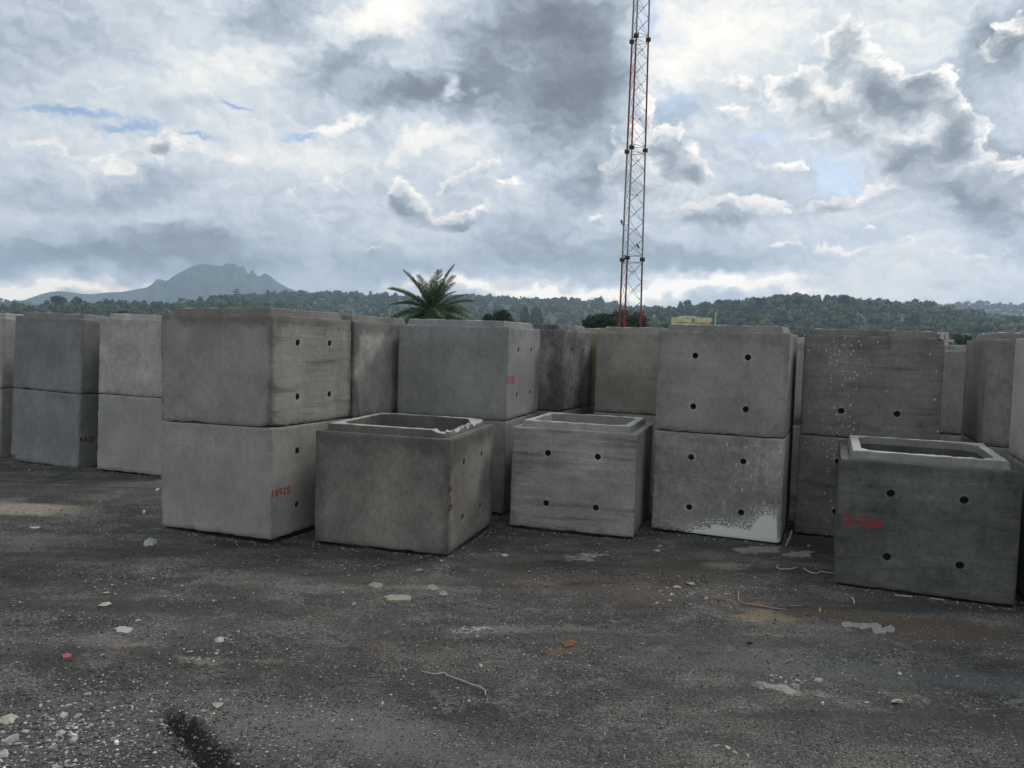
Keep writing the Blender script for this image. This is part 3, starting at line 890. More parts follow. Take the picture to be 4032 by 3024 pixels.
def make_box(base, label, mat, seed, rim=True, holes=(1, 1, 1, 1), wear=.012, chips=(), broken=None, text=(), group=None, rough=.006, rim_mat=None):
    t = empty('culvert_box'); t.matrix_world = base
    tag(t, label, 'concrete box', group or 'precast concrete boxes in the yard')
    b = obj('body', body_mesh(seed, wear, chips, [h == 1 for h in holes]), t, mat)
    if rim:
        q = obj('rim', rim_mesh(seed, broken, rough), t, rim_mat or mat); q.data.materials.append(skylit_laitance)
    for (hx, hz), on in zip(HOLES, holes):
        if on == 1:
            h = obj('lifting_hole', HOLE, t, hole_mat); h.location = (hx, -BY / 2, hz)
        elif on == 2:
            h = obj('hole_plug', PLUG, t, plug_mat); h.location = (hx, -BY / 2 - .006, hz)
    for (s, x0, z0, wd, ht_, mm, bold, gap, lab) in text:
        me = text_mesh(s, wd, ht_, bold, gap)
        o = obj('date_marking', me, t, mm); o.location = (x0, -BY / 2 - .0015, z0); o['label'] = lab
    return t


def stack(corner, yaw, tilt, typ, lower, upper=None):
    base, up = place(corner, yaw, tilt, typ)
    make_box(base, rim=upper is None, **lower)
    if upper is not None:
        u = dict(upper); dz = u.pop('dz', 1.004)
        make_box(Matrix.Translation(up * dz) @ base, **u)


c_ = concrete
# front row
stack((-3.292, 7.485), -.384, (-.012, .006), 'W',
      dict(label='grey box with red 18925 date low on its right side, bottom of its stack', mat=c_('concrete_a_low', .215, 1, damp=.25, streak=.15, mottle=.18, cool=(1.0, 1, .985)), seed=1, wear=.010,
           text=[('18925', -BX / 2 + .012, .378, .25, .070, red, .014, 1.1, 'red stencilled date 18925')]),
      dict(label='grey box with four holes and bands, resting on the box dated 18925', mat=c_('concrete_a_up', .19, 2, band=.75, damp=.75, streak=.35, mottle=.2, cool=(1.02, 1, .965)), seed=2,
           chips=[(-BX / 2, -BY / 2 * 1, .0, .13, .035), (BX / 2, -BY / 2, 0.0, .05, .012)], wear=.014))
stack((-1.743, 7.102), -.28, (-.001, -.015), 'W',
      dict(label='brown stained single box with broken rim and red numbers 16 9 25', mat=c_('concrete_b', .140, 3, band=.3, damp=.85, streak=.35, mottle=.3, cool=(1.03, 1, .93), damp_w=.22), seed=3, wear=.010,
           broken=(-.02, -BY / 2 + .11, (.62, .085), .045), rough=.004,
           text=[('16', -BX / 2 + .004, .545, .078, .062, dark_red, .03, 1.0, 'red painted 16'), ('9', -BX / 2 + .016, .462, .034, .055, dark_red, .03, 1.0, 'red painted 9'),
                 ('25', -BX / 2 + .006, .383, .072, .055, maroon, .02, 1.0, 'dark painted 25')]))
stack((.013, 7.939), -.292, (.005, .003), 'D',
      dict(label='single open topped grey box with four holes beside the brown stained box', mat=c_('concrete_c', .215, 4, band=.8, damp=.2, streak=.25, mottle=.2, cool=(1, 1, 1.0)), seed=4, wear=.014))
stack((1.449, 7.986), -.393, (-.002, -.005), 'D',
      dict(label='grey box with white paint splashed along its foot, bottom of its stack', mat=c_('concrete_d_low', .225, 5, band=.45, damp=.15, streak=.5, mottle=.36, paint='splash', lime=.3), seed=5, wear=.010),
      dict(label='plain grey box with four holes on top of the white splashed box', mat=c_('concrete_d_up', .190, 6, band=.12, damp=.35, streak=.3, mottle=.2, cool=(1, 1, .97)), seed=6, wear=.02,
           chips=[(-BX / 2 + .05, -BY / 2, 0, .10, .012), (BX / 2 - .04, -BY / 2, 0.0, .12, .014)]))
stack((2.9, 7.979), -.37, (.004, -.001), 'D',
      dict(label='dark grey box behind the dark box dated 21.9.25, under a paint dotted box', mat=c_('concrete_e_low', .135, 7, band=.6, damp=.1, streak=.3, mottle=.3, paint='drips', cool=(1, 1, .99)), seed=7, wear=.010),
      dict(label='dark brownish box dotted with white paint specks, top of its stack', mat=c_('concrete_e_up', .132, 8, band=.65, damp=.15, streak=.45, mottle=.25, paint='drips', cool=(1.0, 1, .985), lime=.25), seed=8,
           holes=(1, 1, 0, 2), wear=.012, chips=[(-.04, -BY / 2, 1.0, .06, .016), (BX / 2, -BY / 2, 1.0, .07, .02)]))
stack((2.615, 6.276), -.378, (-.003, -.015), 'D',
      dict(label='dark single box with open top and red date 21.9.25 on its front', mat=c_('concrete_f', .078, 9, band=.7, damp=.3, streak=.25, mottle=.35, cool=(.97, 1.01, 1.02)), seed=9, wear=.010,
           text=[('21.9.25', -BX / 2 + .048, .476, .272, .074, red, .012, 1.06, 'red stencilled date 21.9.25')],
           rim_mat=c_('concrete_f_rim', .17, 39, mottle=.2, cool=(.98, 1, 1.02))))
# second row
bA, upA = place((-3.292, 7.485), -.384, (-.012, .006), 'W')
e2A = Vector((-math.sin(-.384), math.cos(-.384), 0)); gA = Vector((-3.292, 7.485, 0)) + e2A * (BX + .035)
stack((gA.x, gA.y), -.384, (-.006, .004), 'W',
      dict(label='lower box hidden behind the tall stack dated 18925', mat=c_('concrete_g_low', .20, 10), seed=10, wear=.01, holes=(0, 0, 0, 0)),
      dict(label='upper box with a big dark water stain behind the tall left stack', mat=c_('concrete_g', .235, 11, damp=1.0, streak=.5, mottle=.3, damp_w=.2, lime=.3, cool=(1.02, 1, .97)), seed=11, holes=(0, 0, 0, 0)))
stack((-1.277, 8.852), -.31, (.001, -.008), 'W',
      dict(label='lower box in the dark gap between the brown box and the single grey box', mat=c_('concrete_h_low', .17, 12, band=.4, streak=.5), seed=12, holes=(1, 0, 1, 0)),
      dict(label='bluish grey box with red date 12.9.25 near its right corner', mat=c_('concrete_h', .185, 13, band=.1, damp=.2, streak=.35, mottle=.2, cool=(.97, 1, 1.03)), seed=13,
           text=[('12.9.25', -BX / 2 + .003, .398, .25, .078, red, .008, 1.03, 'red stencilled date 12.9.25')]))
stack((-.573, 10.202), -.39, (-.006, .001), 'W',
      dict(label='lower box standing just behind the single grey open box', mat=c_('concrete_i_low', .2, 14, streak=.4), seed=14, holes=(0, 0, 0, 0)),
      dict(label='black stained upper box with narrow holed side, left of the mossy strip', mat=c_('concrete_i', .19, 15, damp=.9, streak=1.0, mottle=.55, damp_w=.3, lime=.5, cool=(.98, 1, 1.02)), seed=15, wear=.02))
stack((1.04, 9.994), -.42, (0, 0), 'D',
      dict(label='lower box whose edge shows above the rim of the single grey box', mat=c_('concrete_j_low', .22, 16), seed=16, holes=(0, 0, 0, 0)),
      dict(label='plain olive grey upper box left of the four hole upper box', mat=c_('concrete_j', .185, 17, damp=.2, streak=.25, mottle=.25, cool=(1.02, 1, .92)), seed=17, holes=(0, 0, 0, 0), rough=.012))
stack((.27, 11.36), -.39, (0, 0), 'D',
      dict(label='lower box deep in the gap behind the olive grey upper box', mat=c_('concrete_x_low', .21, 18), seed=18, holes=(0, 0, 0, 0)),
      dict(label='mossy green stained box seen as a thin strip beside the olive grey box', mat=c_('concrete_x', .2, 19, moss=.75, streak=.4, cool=(1.02, 1, .85)), seed=19, holes=(0, 0, 0, 0)))
stack((3.05, 10.45, -.125), -.38, (0, 0), 'D',
      dict(label='lower box in the dark slot between the two right hand stacks', mat=c_('concrete_k_low', .21, 20), seed=20, holes=(0, 0, 0, 0)),
      dict(label='pale box seen as a sliver between the white splashed and the paint dotted stacks', mat=c_('concrete_k', .25, 21, cool=(1.02, 1, .95)), seed=21, holes=(0, 0, 0, 0), dz=1.075))
stack((4.5, 9.75, -.105), -.38, (0, 0), 'D',
      dict(label='lower box in black shade right of the paint dotted stack', mat=c_('concrete_p_low', .2, 22), seed=22, holes=(0, 0, 0, 0)),
      dict(label='dark speckled box seen past the right edge of the dotted box', mat=c_('concrete_p', .19, 23, paint='drips', streak=.4), seed=23, holes=(0, 0, 0, 0)))
stack((4.41, 7.43), -.38, (0, 0), 'D',
      dict(label='lower box behind the rim of the dark box dated 21.9.25', mat=c_('concrete_q_low', .19, 24), seed=24, holes=(0, 1, 0, 1)),
      dict(label='upper box with pale left side and dark front, right of the paint dotted stack', mat=c_('concrete_q', .19, 25, damp=.45, streak=.4, mottle=.3, damp_w=.25), seed=25, holes=(0, 1, 0, 1), rough=.012))
stack((3.824, 5.66), -.38, (0, 0), 'D',
      dict(label='lower box at the right picture edge beside the dark box dated 21.9.25', mat=c_('concrete_r_low', .2, 26), seed=26),
      dict(label='pale upper box cut off by the right picture edge', mat=c_('concrete_r', .27, 27, streak=.3, mottle=.2, lime=.2, cool=(1.01, 1, .97)), seed=27))
# row on the left
stack((-6.955, 11.017), -.367, (.026, .018), 'W',
      dict(label='bluish grey box with dark 9-9-25 date, bottom of the second stack from the left', mat=c_('concrete_n_low', .165, 28, damp=.15, streak=.15, mottle=.22, cool=(.95, 1, 1.03)), seed=28, wear=.016, holes=(0, 1, 0, 1), chips=[(-BX / 2, BY / 2, 0, .1, .03), (-BX / 2, -BY / 2, 0, .06, .02)],
           text=[('9-9-25', -BX / 2 + .01, .352, .225, .068, maroon, .02, 1.1, 'dark maroon date 9-9-25')]),
      dict(label='bluish grey box on top of the box dated 9-9-25', mat=c_('concrete_n', .155, 29, damp=.3, streak=.25, mottle=.22, cool=(.95, 1, 1.02)), seed=29, holes=(0, 1, 0, 1), wear=.016))
stack((-5.47, 10.477), -.30, (.015, .008), 'W',
      dict(label='pale grey bottom box partly behind the tall stack dated 18925', mat=c_('concrete_o_low', .235, 30, streak=.15, mottle=.15), seed=30),
      dict(label='pale grey top box of the stack partly behind the stack dated 18925', mat=c_('concrete_o', .26, 31, streak=.3, mottle=.25, lime=.35, damp=.2), seed=31))
stack((-8.447, 11.71), -.367, (.03, .01), 'W',
      dict(label='bottom box of the stack cut off by the left picture edge', mat=c_('concrete_m_low', .2, 32), seed=32, holes=(0, 0, 0, 0)),
      dict(label='top box of the stack cut off by the left picture edge', mat=c_('concrete_m', .225, 33, lime=.3, streak=.5), seed=33, holes=(0, 0, 0, 0)))

# pale timber offcuts lying on the dotted row behind
o = MB()
tb = at_depth(3715, 1335, 9.75)
for (dx, dy, dz, sx, sy, sz) in [(0, 0, .02, .10, .05, .04), (.045, .01, .062, .16, .05, .03), (-.02, .0, .11, .035, .035, .06), (.03, .0, .11, .04, .04, .06), (.0, .02, .15, .12, .04, .03)]:
    o.add(box_vf(dx, dy, dz, sx, sy, sz))
tbo = obj('timber_offcuts', o.mesh('timber_offcuts'), mat=flat('bare_timber', (0.42, 0.38, 0.31), .85, .2))
tbo.location = (tb.x, tb.y, 1.955)
tag(tbo, 'small pile of pale timber offcuts on the box behind the paint dotted stack', 'timber')

# ------------------------------------------------------------------ lattice mast
MY = 42.0
m_foot = at_depth(2470, 1015, MY)          # nearest leg passes this point
steel_red = flat('red_mast_paint', (0.26, 0.042, 0.028), .6, .35, 3)
steel_white = flat('grey_white_mast_paint', (0.27, 0.265, 0.26), .55, .25, 3)
steel_dark = flat('dark_flange_steel', (0.035, 0.03, 0.032), .6, .3, 3)
brace_mat = flat('weathered_brace_steel', (0.075, 0.072, 0.07), .6, .3, 3)
SIDE0 = 1.10
TH0 = math.radians(96)
TH1 = TH0 - math.radians(60)
zj1 = m_foot.z                              # height of the first flange ring
SEC = 5.72
AX = Vector((m_foot.x, MY, 0)) + (Vector((math.cos(TH0), math.sin(TH0), 0)) + Vector((math.cos(TH1), math.sin(TH1), 0))) * SIDE0 / 3


def mast_leg(k, z):
    """leg k at height z: the mast tapers upward"""
    s = SIDE0 * (1.0 - 0.0175 * (z - zj1))
    a = TH0 + math.radians(-30 + 180), TH0 + math.radians(-30 + 60) , TH0 + math.radians(-30 - 60)
    d = (Vector((math.cos(a[0]), math.sin(a[0]), 0)), Vector((math.cos(a[1]), math.sin(a[1]), 0)), Vector((math.cos(a[2]), math.sin(a[2]), 0)))[k]
    return Vector((AX.x, AX.y, z)) + d * s / math.sqrt(3)


def unit_tube(name, sides):
    V, F = tube([(0, 0, 0), (0, 0, 1)], [1, 1], sides); return mesh(name, V, F, False)


U8 = unit_tube('leg', 8); U5 = unit_tube('brace', 5)
U8R = U8.copy(); U8R.materials.append(steel_red); U8W = U8.copy(); U8W.materials.append(steel_white); U5.materials.append(brace_mat)
fl = MB()
for zz, r_, h_ in ((-.085, .105, .03), (-.045, .125, .035), (-.004, .125, .035), (.04, .105, .03)):
    fl.add(tube([(0, 0, zz), (0, 0, zz + h_)], [r_, r_], 12))
for k in range(8):
    a = 2 * math.pi * k / 8
    fl.add(tube([(math.cos(a) * .118, math.sin(a) * .118, -.11), (math.cos(a) * .118, math.sin(a) * .118, .11)], [.016, .016], 5))
FL = fl.mesh('flange'); FL.materials.append(steel_dark)


def strut(name, me, p, q, r, parent):
    o = bpy.data.objects.new(name, me); C.objects.link(o); o.parent = parent
    d = q - p
    o.location = p; o.rotation_mode = 'QUATERNION'; o.rotation_quaternion = d.to_track_quat('Z', 'Y'); o.scale = (r, r, d.length)
    return o


mast = empty('lattice_mast', (AX.x, AX.y, 0))
tag(mast, 'tall red and white three legged lattice mast behind the boxes', 'radio mast')
bpy.context.view_layer.update()
for s in range(5):
    z0 = zj1 + (s - 1) * SEC if s else 0.0
    z1 = zj1 + s * SEC
    if z0 > 27: break
    sec = bpy.data.objects.new('mast_section', None); C.objects.link(sec); sec.parent = mast
    sec.matrix_parent_inverse = mast.matrix_world.inverted()
    sec['label'] = ('red painted' if s % 2 == 0 else 'grey white painted') + ' mast section'
    for k in range(3):
        strut('leg', U8R if s % 2 == 0 else U8W, mast_leg(k, z0), mast_leg(k, z1), .046, sec)
        f = bpy.data.objects.new('flange', FL); C.objects.link(f); f.parent = sec; f.location = mast_leg(k, z1)
    npan = 6
    za, zb = z0 + .18, z1 - .18
    for k in range(3):
        k2 = (k + 1) % 3
        for zz in (za, zb):
            strut('brace', U5, mast_leg(k, zz), mast_leg(k2, zz), .013, sec)
        for p in range(npan):
            a, b_ = za + (zb - za) * p / npan, za + (zb - za) * (p + 1) / npan
            strut('brace', U5, mast_leg(k, a), mast_leg(k2, b_), .0095, sec)
            strut('brace', U5, mast_leg(k2, a), mast_leg(k, b_), .0095, sec)
            if p % 2 == 1 and k != 1:
                m_ = (a + b_) / 2
                A_, B_ = mast_leg(k, m_), mast_leg(k2, m_)
                strut('brace', U5, (A_ * .62 + B_ * .38), B_ if k == 2 else B_, .010, sec)


def bird(loc, face, label):
    V, F = tube([(0, -.11, -.03), (0, -.07, .0), (0, -.02, .05), (0, .03, .10), (0, .055, .135), (0, .075, .165), (0, .095, .165), (0, .125, .155)],
                [.012, .028, .050, .052, .036, .034, .022, .003], 8)
    mb = MB().add((V, F))
    mb.add(([(-.022, -.06, .0), (.022, -.06, .0), (.03, -.22, -.09), (-.03, -.22, -.09), (-.022, -.06, -.015), (.022, -.06, -.015), (.03, -.22, -.10), (-.03, -.22, -.10)],
            [(0, 1, 2, 3), (7, 6, 5, 4), (0, 3, 7, 4), (1, 5, 6, 2), (2, 6, 7, 3), (0, 4, 5, 1)]))
    for sx in (-1, 1):
        mb.add(tube([(sx * .018, .0, .03), (sx * .018, .012, -.05)], [.006, .005], 5))
    o = obj('bird', mb.mesh('bird', True), mat=flat('dark_plumage', (0.035, 0.028, 0.028), .8, .3, 20))
    o.location = loc; o.rotation_euler = (0, 0, face)
    tag(o, label, 'bird', 'birds perched on the mast')


pb = at_depth(2512, 977, MY + .6); bird(pb + Vector((0, 0, 0.03)), 1.9, 'small dark bird perched on a rung just above the lowest flanges')
pb = at_depth(2453, 880, MY + 1.1); bird(pb + Vector((-.08, -.05, 0)), 2.6, 'small dark bird clinging to the left leg of the mast')

# ------------------------------------------------------------------ yellow hut and post
HY = 90.0
a = at_depth(2666, 1246, HY); b_ = at_depth(2804, 1246, HY)
hw = b_.x - a.x; htop = a.z


def hut_material():
    m, t, b = material('stained_yellow_plaster')
    P = t.n('ShaderNodeTexCoord').outputs['Object']
    x, y, z = t.sep(P)
    n = t.noise(P, 1.6, 5, 0.65)
    c = t.mix(t.mr(n, .3, .7), (0.50, 0.44, 0.14), (0.70, 0.68, 0.46))
    n2 = t.noise(t.mapping(P, scale=(2.2, 2.2, .8)), 1.3, 5, .65)
    k = t.math('MULTIPLY', t.mr(n2, .52, .60), t.mr(z, htop - .40, htop - .55))
    k = t.math('MULTIPLY', k, t.mr(x, .1, .6, .25, 1.0))
    c = t.mix(t.math('MULTIPLY', k, .85), c, (0.06, 0.05, 0.025))
    wire(t, b, 'Base Color', c)
    return m


hut = empty('plant_room', ((a.x + b_.x) / 2, HY, 0)); tag(hut, 'yellow stained flat roofed hut showing above the plain four hole box', 'hut')
ym = hut_material()
obj('wall', MB().add(box_vf(0, 1.6, htop / 2 - .3, hw, 3.2, htop + .5)).mesh('wall'), hut, ym)
obj('roof_slab', MB().add(box_vf(-hw * .12, 1.6, htop + .03, hw * .36, 3.0, .14)).add(box_vf(-hw * .05, 1.6, htop - .06, hw * .5, 3.26, .05)).mesh('roof_slab'), hut, flat('pale_roof_slab', (.55, .54, .46), .8))
obj('ledge', MB().add(box_vf(0, -.03, htop - .66, hw + .02, .1, .05)).mesh('ledge'), hut, flat('stained_ledge', (.30, .27, .14), .8, .4, 2))
fr = obj('window', MB().add(box_vf(-hw * .035, -.02, htop - .37, .40, .06, .46)).mesh('window'), hut, flat('pale_window_frame', (.5, .5, .46), .7))
obj('pane', MB().add(box_vf(-hw * .035, -.045, htop - .37, .26, .03, .32)).mesh('pane'), fr, flat('dark_vent_pane', (.16, .15, .14), .5))
a = at_depth(2814, 1320, 88); b_ = at_depth(2818, 1233, 88)
po = MB().add(tube([(0, 0, -2), (0, 0, b_.z - .05)], [.045, .045], 8)).add(tube([(0, 0, b_.z - .06), (.05, 0, b_.z), (.11, 0, b_.z + .0)], [.05, .06, .05], 8))
o = obj('pole', po.mesh('pole'), mat=flat('white_pole_paint', (.62, .62, .6), .6)); o.location = (b_.x, 88, 0)
tag(o, 'thin white post standing right of the yellow hut', 'post')

# ------------------------------------------------------------------ vegetation
leaf_mat = tinted('leaf', .7, 1.0, .25)
forest_mat = tinted('forest_foliage', .85)
bark = flat('bark', (0.07, 0.055, 0.042), .9, .35, 6)


def leaf_cards(centers, normals, size, seed, aspect=.55):
    """one bent leaf (two triangles folded on its midrib) per point"""
    r = np.random.default_rng(seed); n = len(centers)
    nrm = normals + r.normal(0, .7, (n, 3)); nrm /= np.linalg.norm(nrm, axis=1)[:, None]
    u = np.cross(nrm, r.normal(0, 1, (n, 3))); u /= np.linalg.norm(u, axis=1)[:, None]
    v = np.cross(nrm, u)
    s = size * (0.6 + .8 * r.random((n, 1)))
    a = centers - u * s; b2 = centers + u * s; c1 = centers + v * s * aspect + nrm * s * .2; c2 = centers - v * s * aspect + nrm * s * .2
    V = np.stack([a, c1, b2, c2], 1).reshape(-1, 3)
    i = np.arange(n)[:, None] * 4
    T = np.concatenate([i + [0, 1, 2], i + [0, 2, 3]], 1).reshape(-1, 3)
    return V, T


def crown(lobes, n, size, seed, col, var=.3):
    """leaves through lobed volume: lobes = (x, y, z, rx, ry, rz)"""
    r = np.random.default_rng(seed); L = np.array(lobes, float)
    w = (L[:, 3] * L[:, 4] * L[:, 5]) ** (2 / 3); k = r.choice(len(L), n, p=w / w.sum())
    d = r.normal(0, 1, (n, 3)); d /= np.linalg.norm(d, axis=1)[:, None]
    rad = r.random((n, 1)) ** .35
    lump = 1 + .22 * np.sin(d[:, :1] * 5 + k[:, None]) * np.sin(d[:, 1:2] * 6 + 1) + .15 * np.sin(d[:, 2:3] * 9 + k[:, None])
    P = L[k, :3] + d * L[k, 3:] * rad * lump
    V, T = leaf_cards(P, d, size, seed + 1)
    tint = np.array(col) * (1 + var * r.normal(0, 1, (n, 1))).clip(.35, 1.9) * (1 + .12 * np.sin(k[:, None] * 2.1))
    return V, T, np.repeat(tint, 4, 0)


def tree(name, loc, label, cat, lobes, n, size, seed, col, trunk=None, limbs=4, var=.3):
    t = empty(name, loc); tag(t, label, cat, None)
    V, T, tint = crown(lobes, n, size, seed, col, var)
    me = mesh_np('crown', V, T); set_point_color(me, 'tint', tint)
    obj('crown', me, t, leaf_mat)
    if trunk:
        r0, h = trunk; r = random.Random(seed); mb = MB()
        mb.add(tube([(0, 0, -.5), (r.uniform(-.1, .1), 0, h * .5), (r.uniform(-.2, .2), 0, h)], [r0, r0 * .8, r0 * .55], 8))
        for i in range(limbs):
            L = lobes[i % len(lobes)]
            mb.add(tube([(0, 0, h * .7), ((L[0]) * .5, L[1] * .5, (h * .8 + L[2]) / 2), (L[0], L[1], L[2] + .2 * L[5])], [r0 * .5, r0 * .35, r0 * .12], 6))
        obj('trunk', mb.mesh('trunk'), t, bark)
    return t


def lobes_box(x0, x1, ytop, ybot, depth, n, seed, k=.36):
    """lobes that fill a frame-measured outline standing at that depth: returns origin and lobes"""
    p0 = at_depth(x0, ybot, depth); p1 = at_depth(x1, ytop, depth)
    cx_ = (p0.x + p1.x) / 2; w = abs(p1.x - p0.x); h = p1.z - p0.z
    r = random.Random(seed); L = []
    for i in range(n):
        fx = r.uniform(-.5, .5); fz = r.uniform(0.15, 1.0 - abs(fx) * .9)
        rr = k * min(w, h) * r.uniform(.7, 1.2)
        L.append((fx * (w - rr * 1.6), r.uniform(-.3, .3) * w, p0.z + fz * (h - rr) , rr * 1.1, rr, rr * .85))
    return Vector((cx_, depth, 0)), L, w, h


def bush(name, label, x0, x1, ytop, ybot, depth, n, leaves, size, seed, col, var=.3, trunk=True, cat='bush'):
    loc, L, w, h = lobes_box(x0, x1, ytop, ybot, depth, n, seed)
    zmin = min(l[2] for l in L)
    return tree(name, loc, label, cat, L, leaves, size, seed, col, (max(.05, w * .03), max(.5, zmin)) if trunk else None, 5, var)


bush('bush', 'dark round leafed tree right of the date palm', 1895, 2030, 1204, 1285, 60, 9, 3800, .085, 41, (0.030, 0.052, 0.030), cat='tree')
bush('bush', 'low green bushes filling the foot of the date palm', 1560, 1880, 1225, 1300, 46, 10, 4200, .07, 42, (0.050, 0.075, 0.030))
bush('bush', 'dark glossy tree left of the mast foot', 2300, 2440, 1215, 1300, 62, 9, 4200, .09, 43, (0.026, 0.055, 0.022), cat='tree')
bush('bush', 'bright yellow green shrub in front of the dark tree beside the mast', 2328, 2404, 1276, 1325, 48, 5, 1600, .055, 44, (0.11, 0.17, 0.045))
bush('bush', 'brownish tree with dry foliage right behind the mast legs', 2415, 2560, 1205, 1310, 64, 9, 3600, .09, 45, (0.075, 0.060, 0.036), cat='tree')
bush('bush', 'feathery dark treetop rising behind the left mast leg', 2408, 2480, 1196, 1260, 70, 5, 1500, .10, 46, (0.036, 0.060, 0.030), cat='tree')
bush('bush', 'fresh green bush just left of the yellow hut', 2590, 2672, 1252, 1320, 84, 6, 2200, .11, 47, (0.075, 0.13, 0.045))
bush('bush', 'olive shrub tuft showing right of the plain four hole stack', 3085, 3165, 1296, 1335, 30, 4, 1400, .035, 48, (0.11, 0.125, 0.045))
bush('bush', 'dry brown shrub top behind the paint dotted stack', 3596, 3670, 1294, 1340, 40, 4, 1300, .045, 49, (0.14, 0.115, 0.06))
bush('bush', 'dark flat bush above the second stack from the left', 440, 540, 1222, 1280, 70, 5, 2200, .10, 50, (0.045, 0.070, 0.030))
bush('bush', 'round green bush above the dark slot right of the dotted stack', 3745, 3820, 1298, 1350, 75, 5, 1800, .09, 51, (0.055, 0.085, 0.035))

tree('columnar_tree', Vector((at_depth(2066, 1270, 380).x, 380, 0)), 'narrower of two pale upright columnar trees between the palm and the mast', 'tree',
     [(0, 0, at_depth(2066, 1258 - 12 * i, 380).z, 2.5 - .4 * i, 2.2 - .3 * i, 2.6) for i in range(4)], 2200, .42, 52, (0.11, 0.145, 0.085), (.15, 2.5), 3)  # leaf colour lightened, some of the distance haze is put into it
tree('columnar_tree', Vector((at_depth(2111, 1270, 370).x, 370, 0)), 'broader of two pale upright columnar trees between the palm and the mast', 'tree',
     [(0, 0, at_depth(2111, 1262 - 12 * i, 370).z, 3.7 - .6 * i, 3.2 - .5 * i, 3.2) for i in range(4)], 3200, .45, 53, (0.13, 0.165, 0.09), (.18, 2.5), 3)  # haze paleness put into this leaf colour too

# trees standing out on the skyline
def sky_tree(px, ytop, w, h, depth, label, seed, col, name='hill_tree', tiers=None):
    top_ = at_depth(px, ytop, depth); base_ = at_depth(px, ytop + h, depth); H = top_.z - base_.z
    W = w * depth / FPX
    r = random.Random(seed); L = []
    if tiers:
        for i in range(tiers):
            f = i / (tiers - 1)
            L.append((r.uniform(-.1, .1) * W, 0, base_.z + H * (.35 + .6 * f), W * .5 * (1 - .55 * f), W * .4 * (1 - .5 * f), H * .05))
    else:
        for i in range(7):
            L.append((r.uniform(-.28, .28) * W, r.uniform(-.2, .2) * W, base_.z + H * r.uniform(.38, .80), W * .27, W * .27, H * .2))
    t = tree(name, Vector((top_.x, depth, 0)), label, 'tree', [tuple(l) for l in L], 1100, max(.3, W * .045), seed, col, (W * .03, base_.z + H * .6), 4, .25)
    return t


sky_tree(228, 1160, 68, 46, 480, 'dark dome shaped tree on the ridge under the mountain', 61, (0.030, 0.050, 0.026))
sky_tree(932, 1138, 40, 56, 700, 'tall tree with layered branches on the ridge right of the mountain', 62, (0.032, 0.052, 0.030), tiers=5)
sky_tree(712, 1170, 30, 36, 760, 'small upright tree on the ridge below the mountain peak', 63, (0.04, 0.06, 0.035))
sky_tree(2364, 1163, 17, 36, 900, 'lone narrow tree on the ridge just left of the mast', 64, (0.035, 0.055, 0.033))
sky_tree(3330, 1158, 70, 50, 440, 'bushy group of dark treetops crowning the right hill', 65, (0.034, 0.058, 0.028))
sky_tree(3150, 1166, 60, 44, 450, 'rounded tree on the right hill left of its crest', 66, (0.036, 0.060, 0.030))
sky_tree(3000, 1172, 56, 40, 460, 'dark tree on the left shoulder of the right hill', 67, (0.030, 0.050, 0.030))
sky_tree(3424, 1174, 22, 44, 440, 'thin ragged tree on the right slope of the right hill', 68, (0.045, 0.062, 0.036), tiers=4)
sky_tree(3934, 1188, 24, 30, 1200, 'small tree standing on the far blue ridge at right', 69, (0.04, 0.055, 0.035))


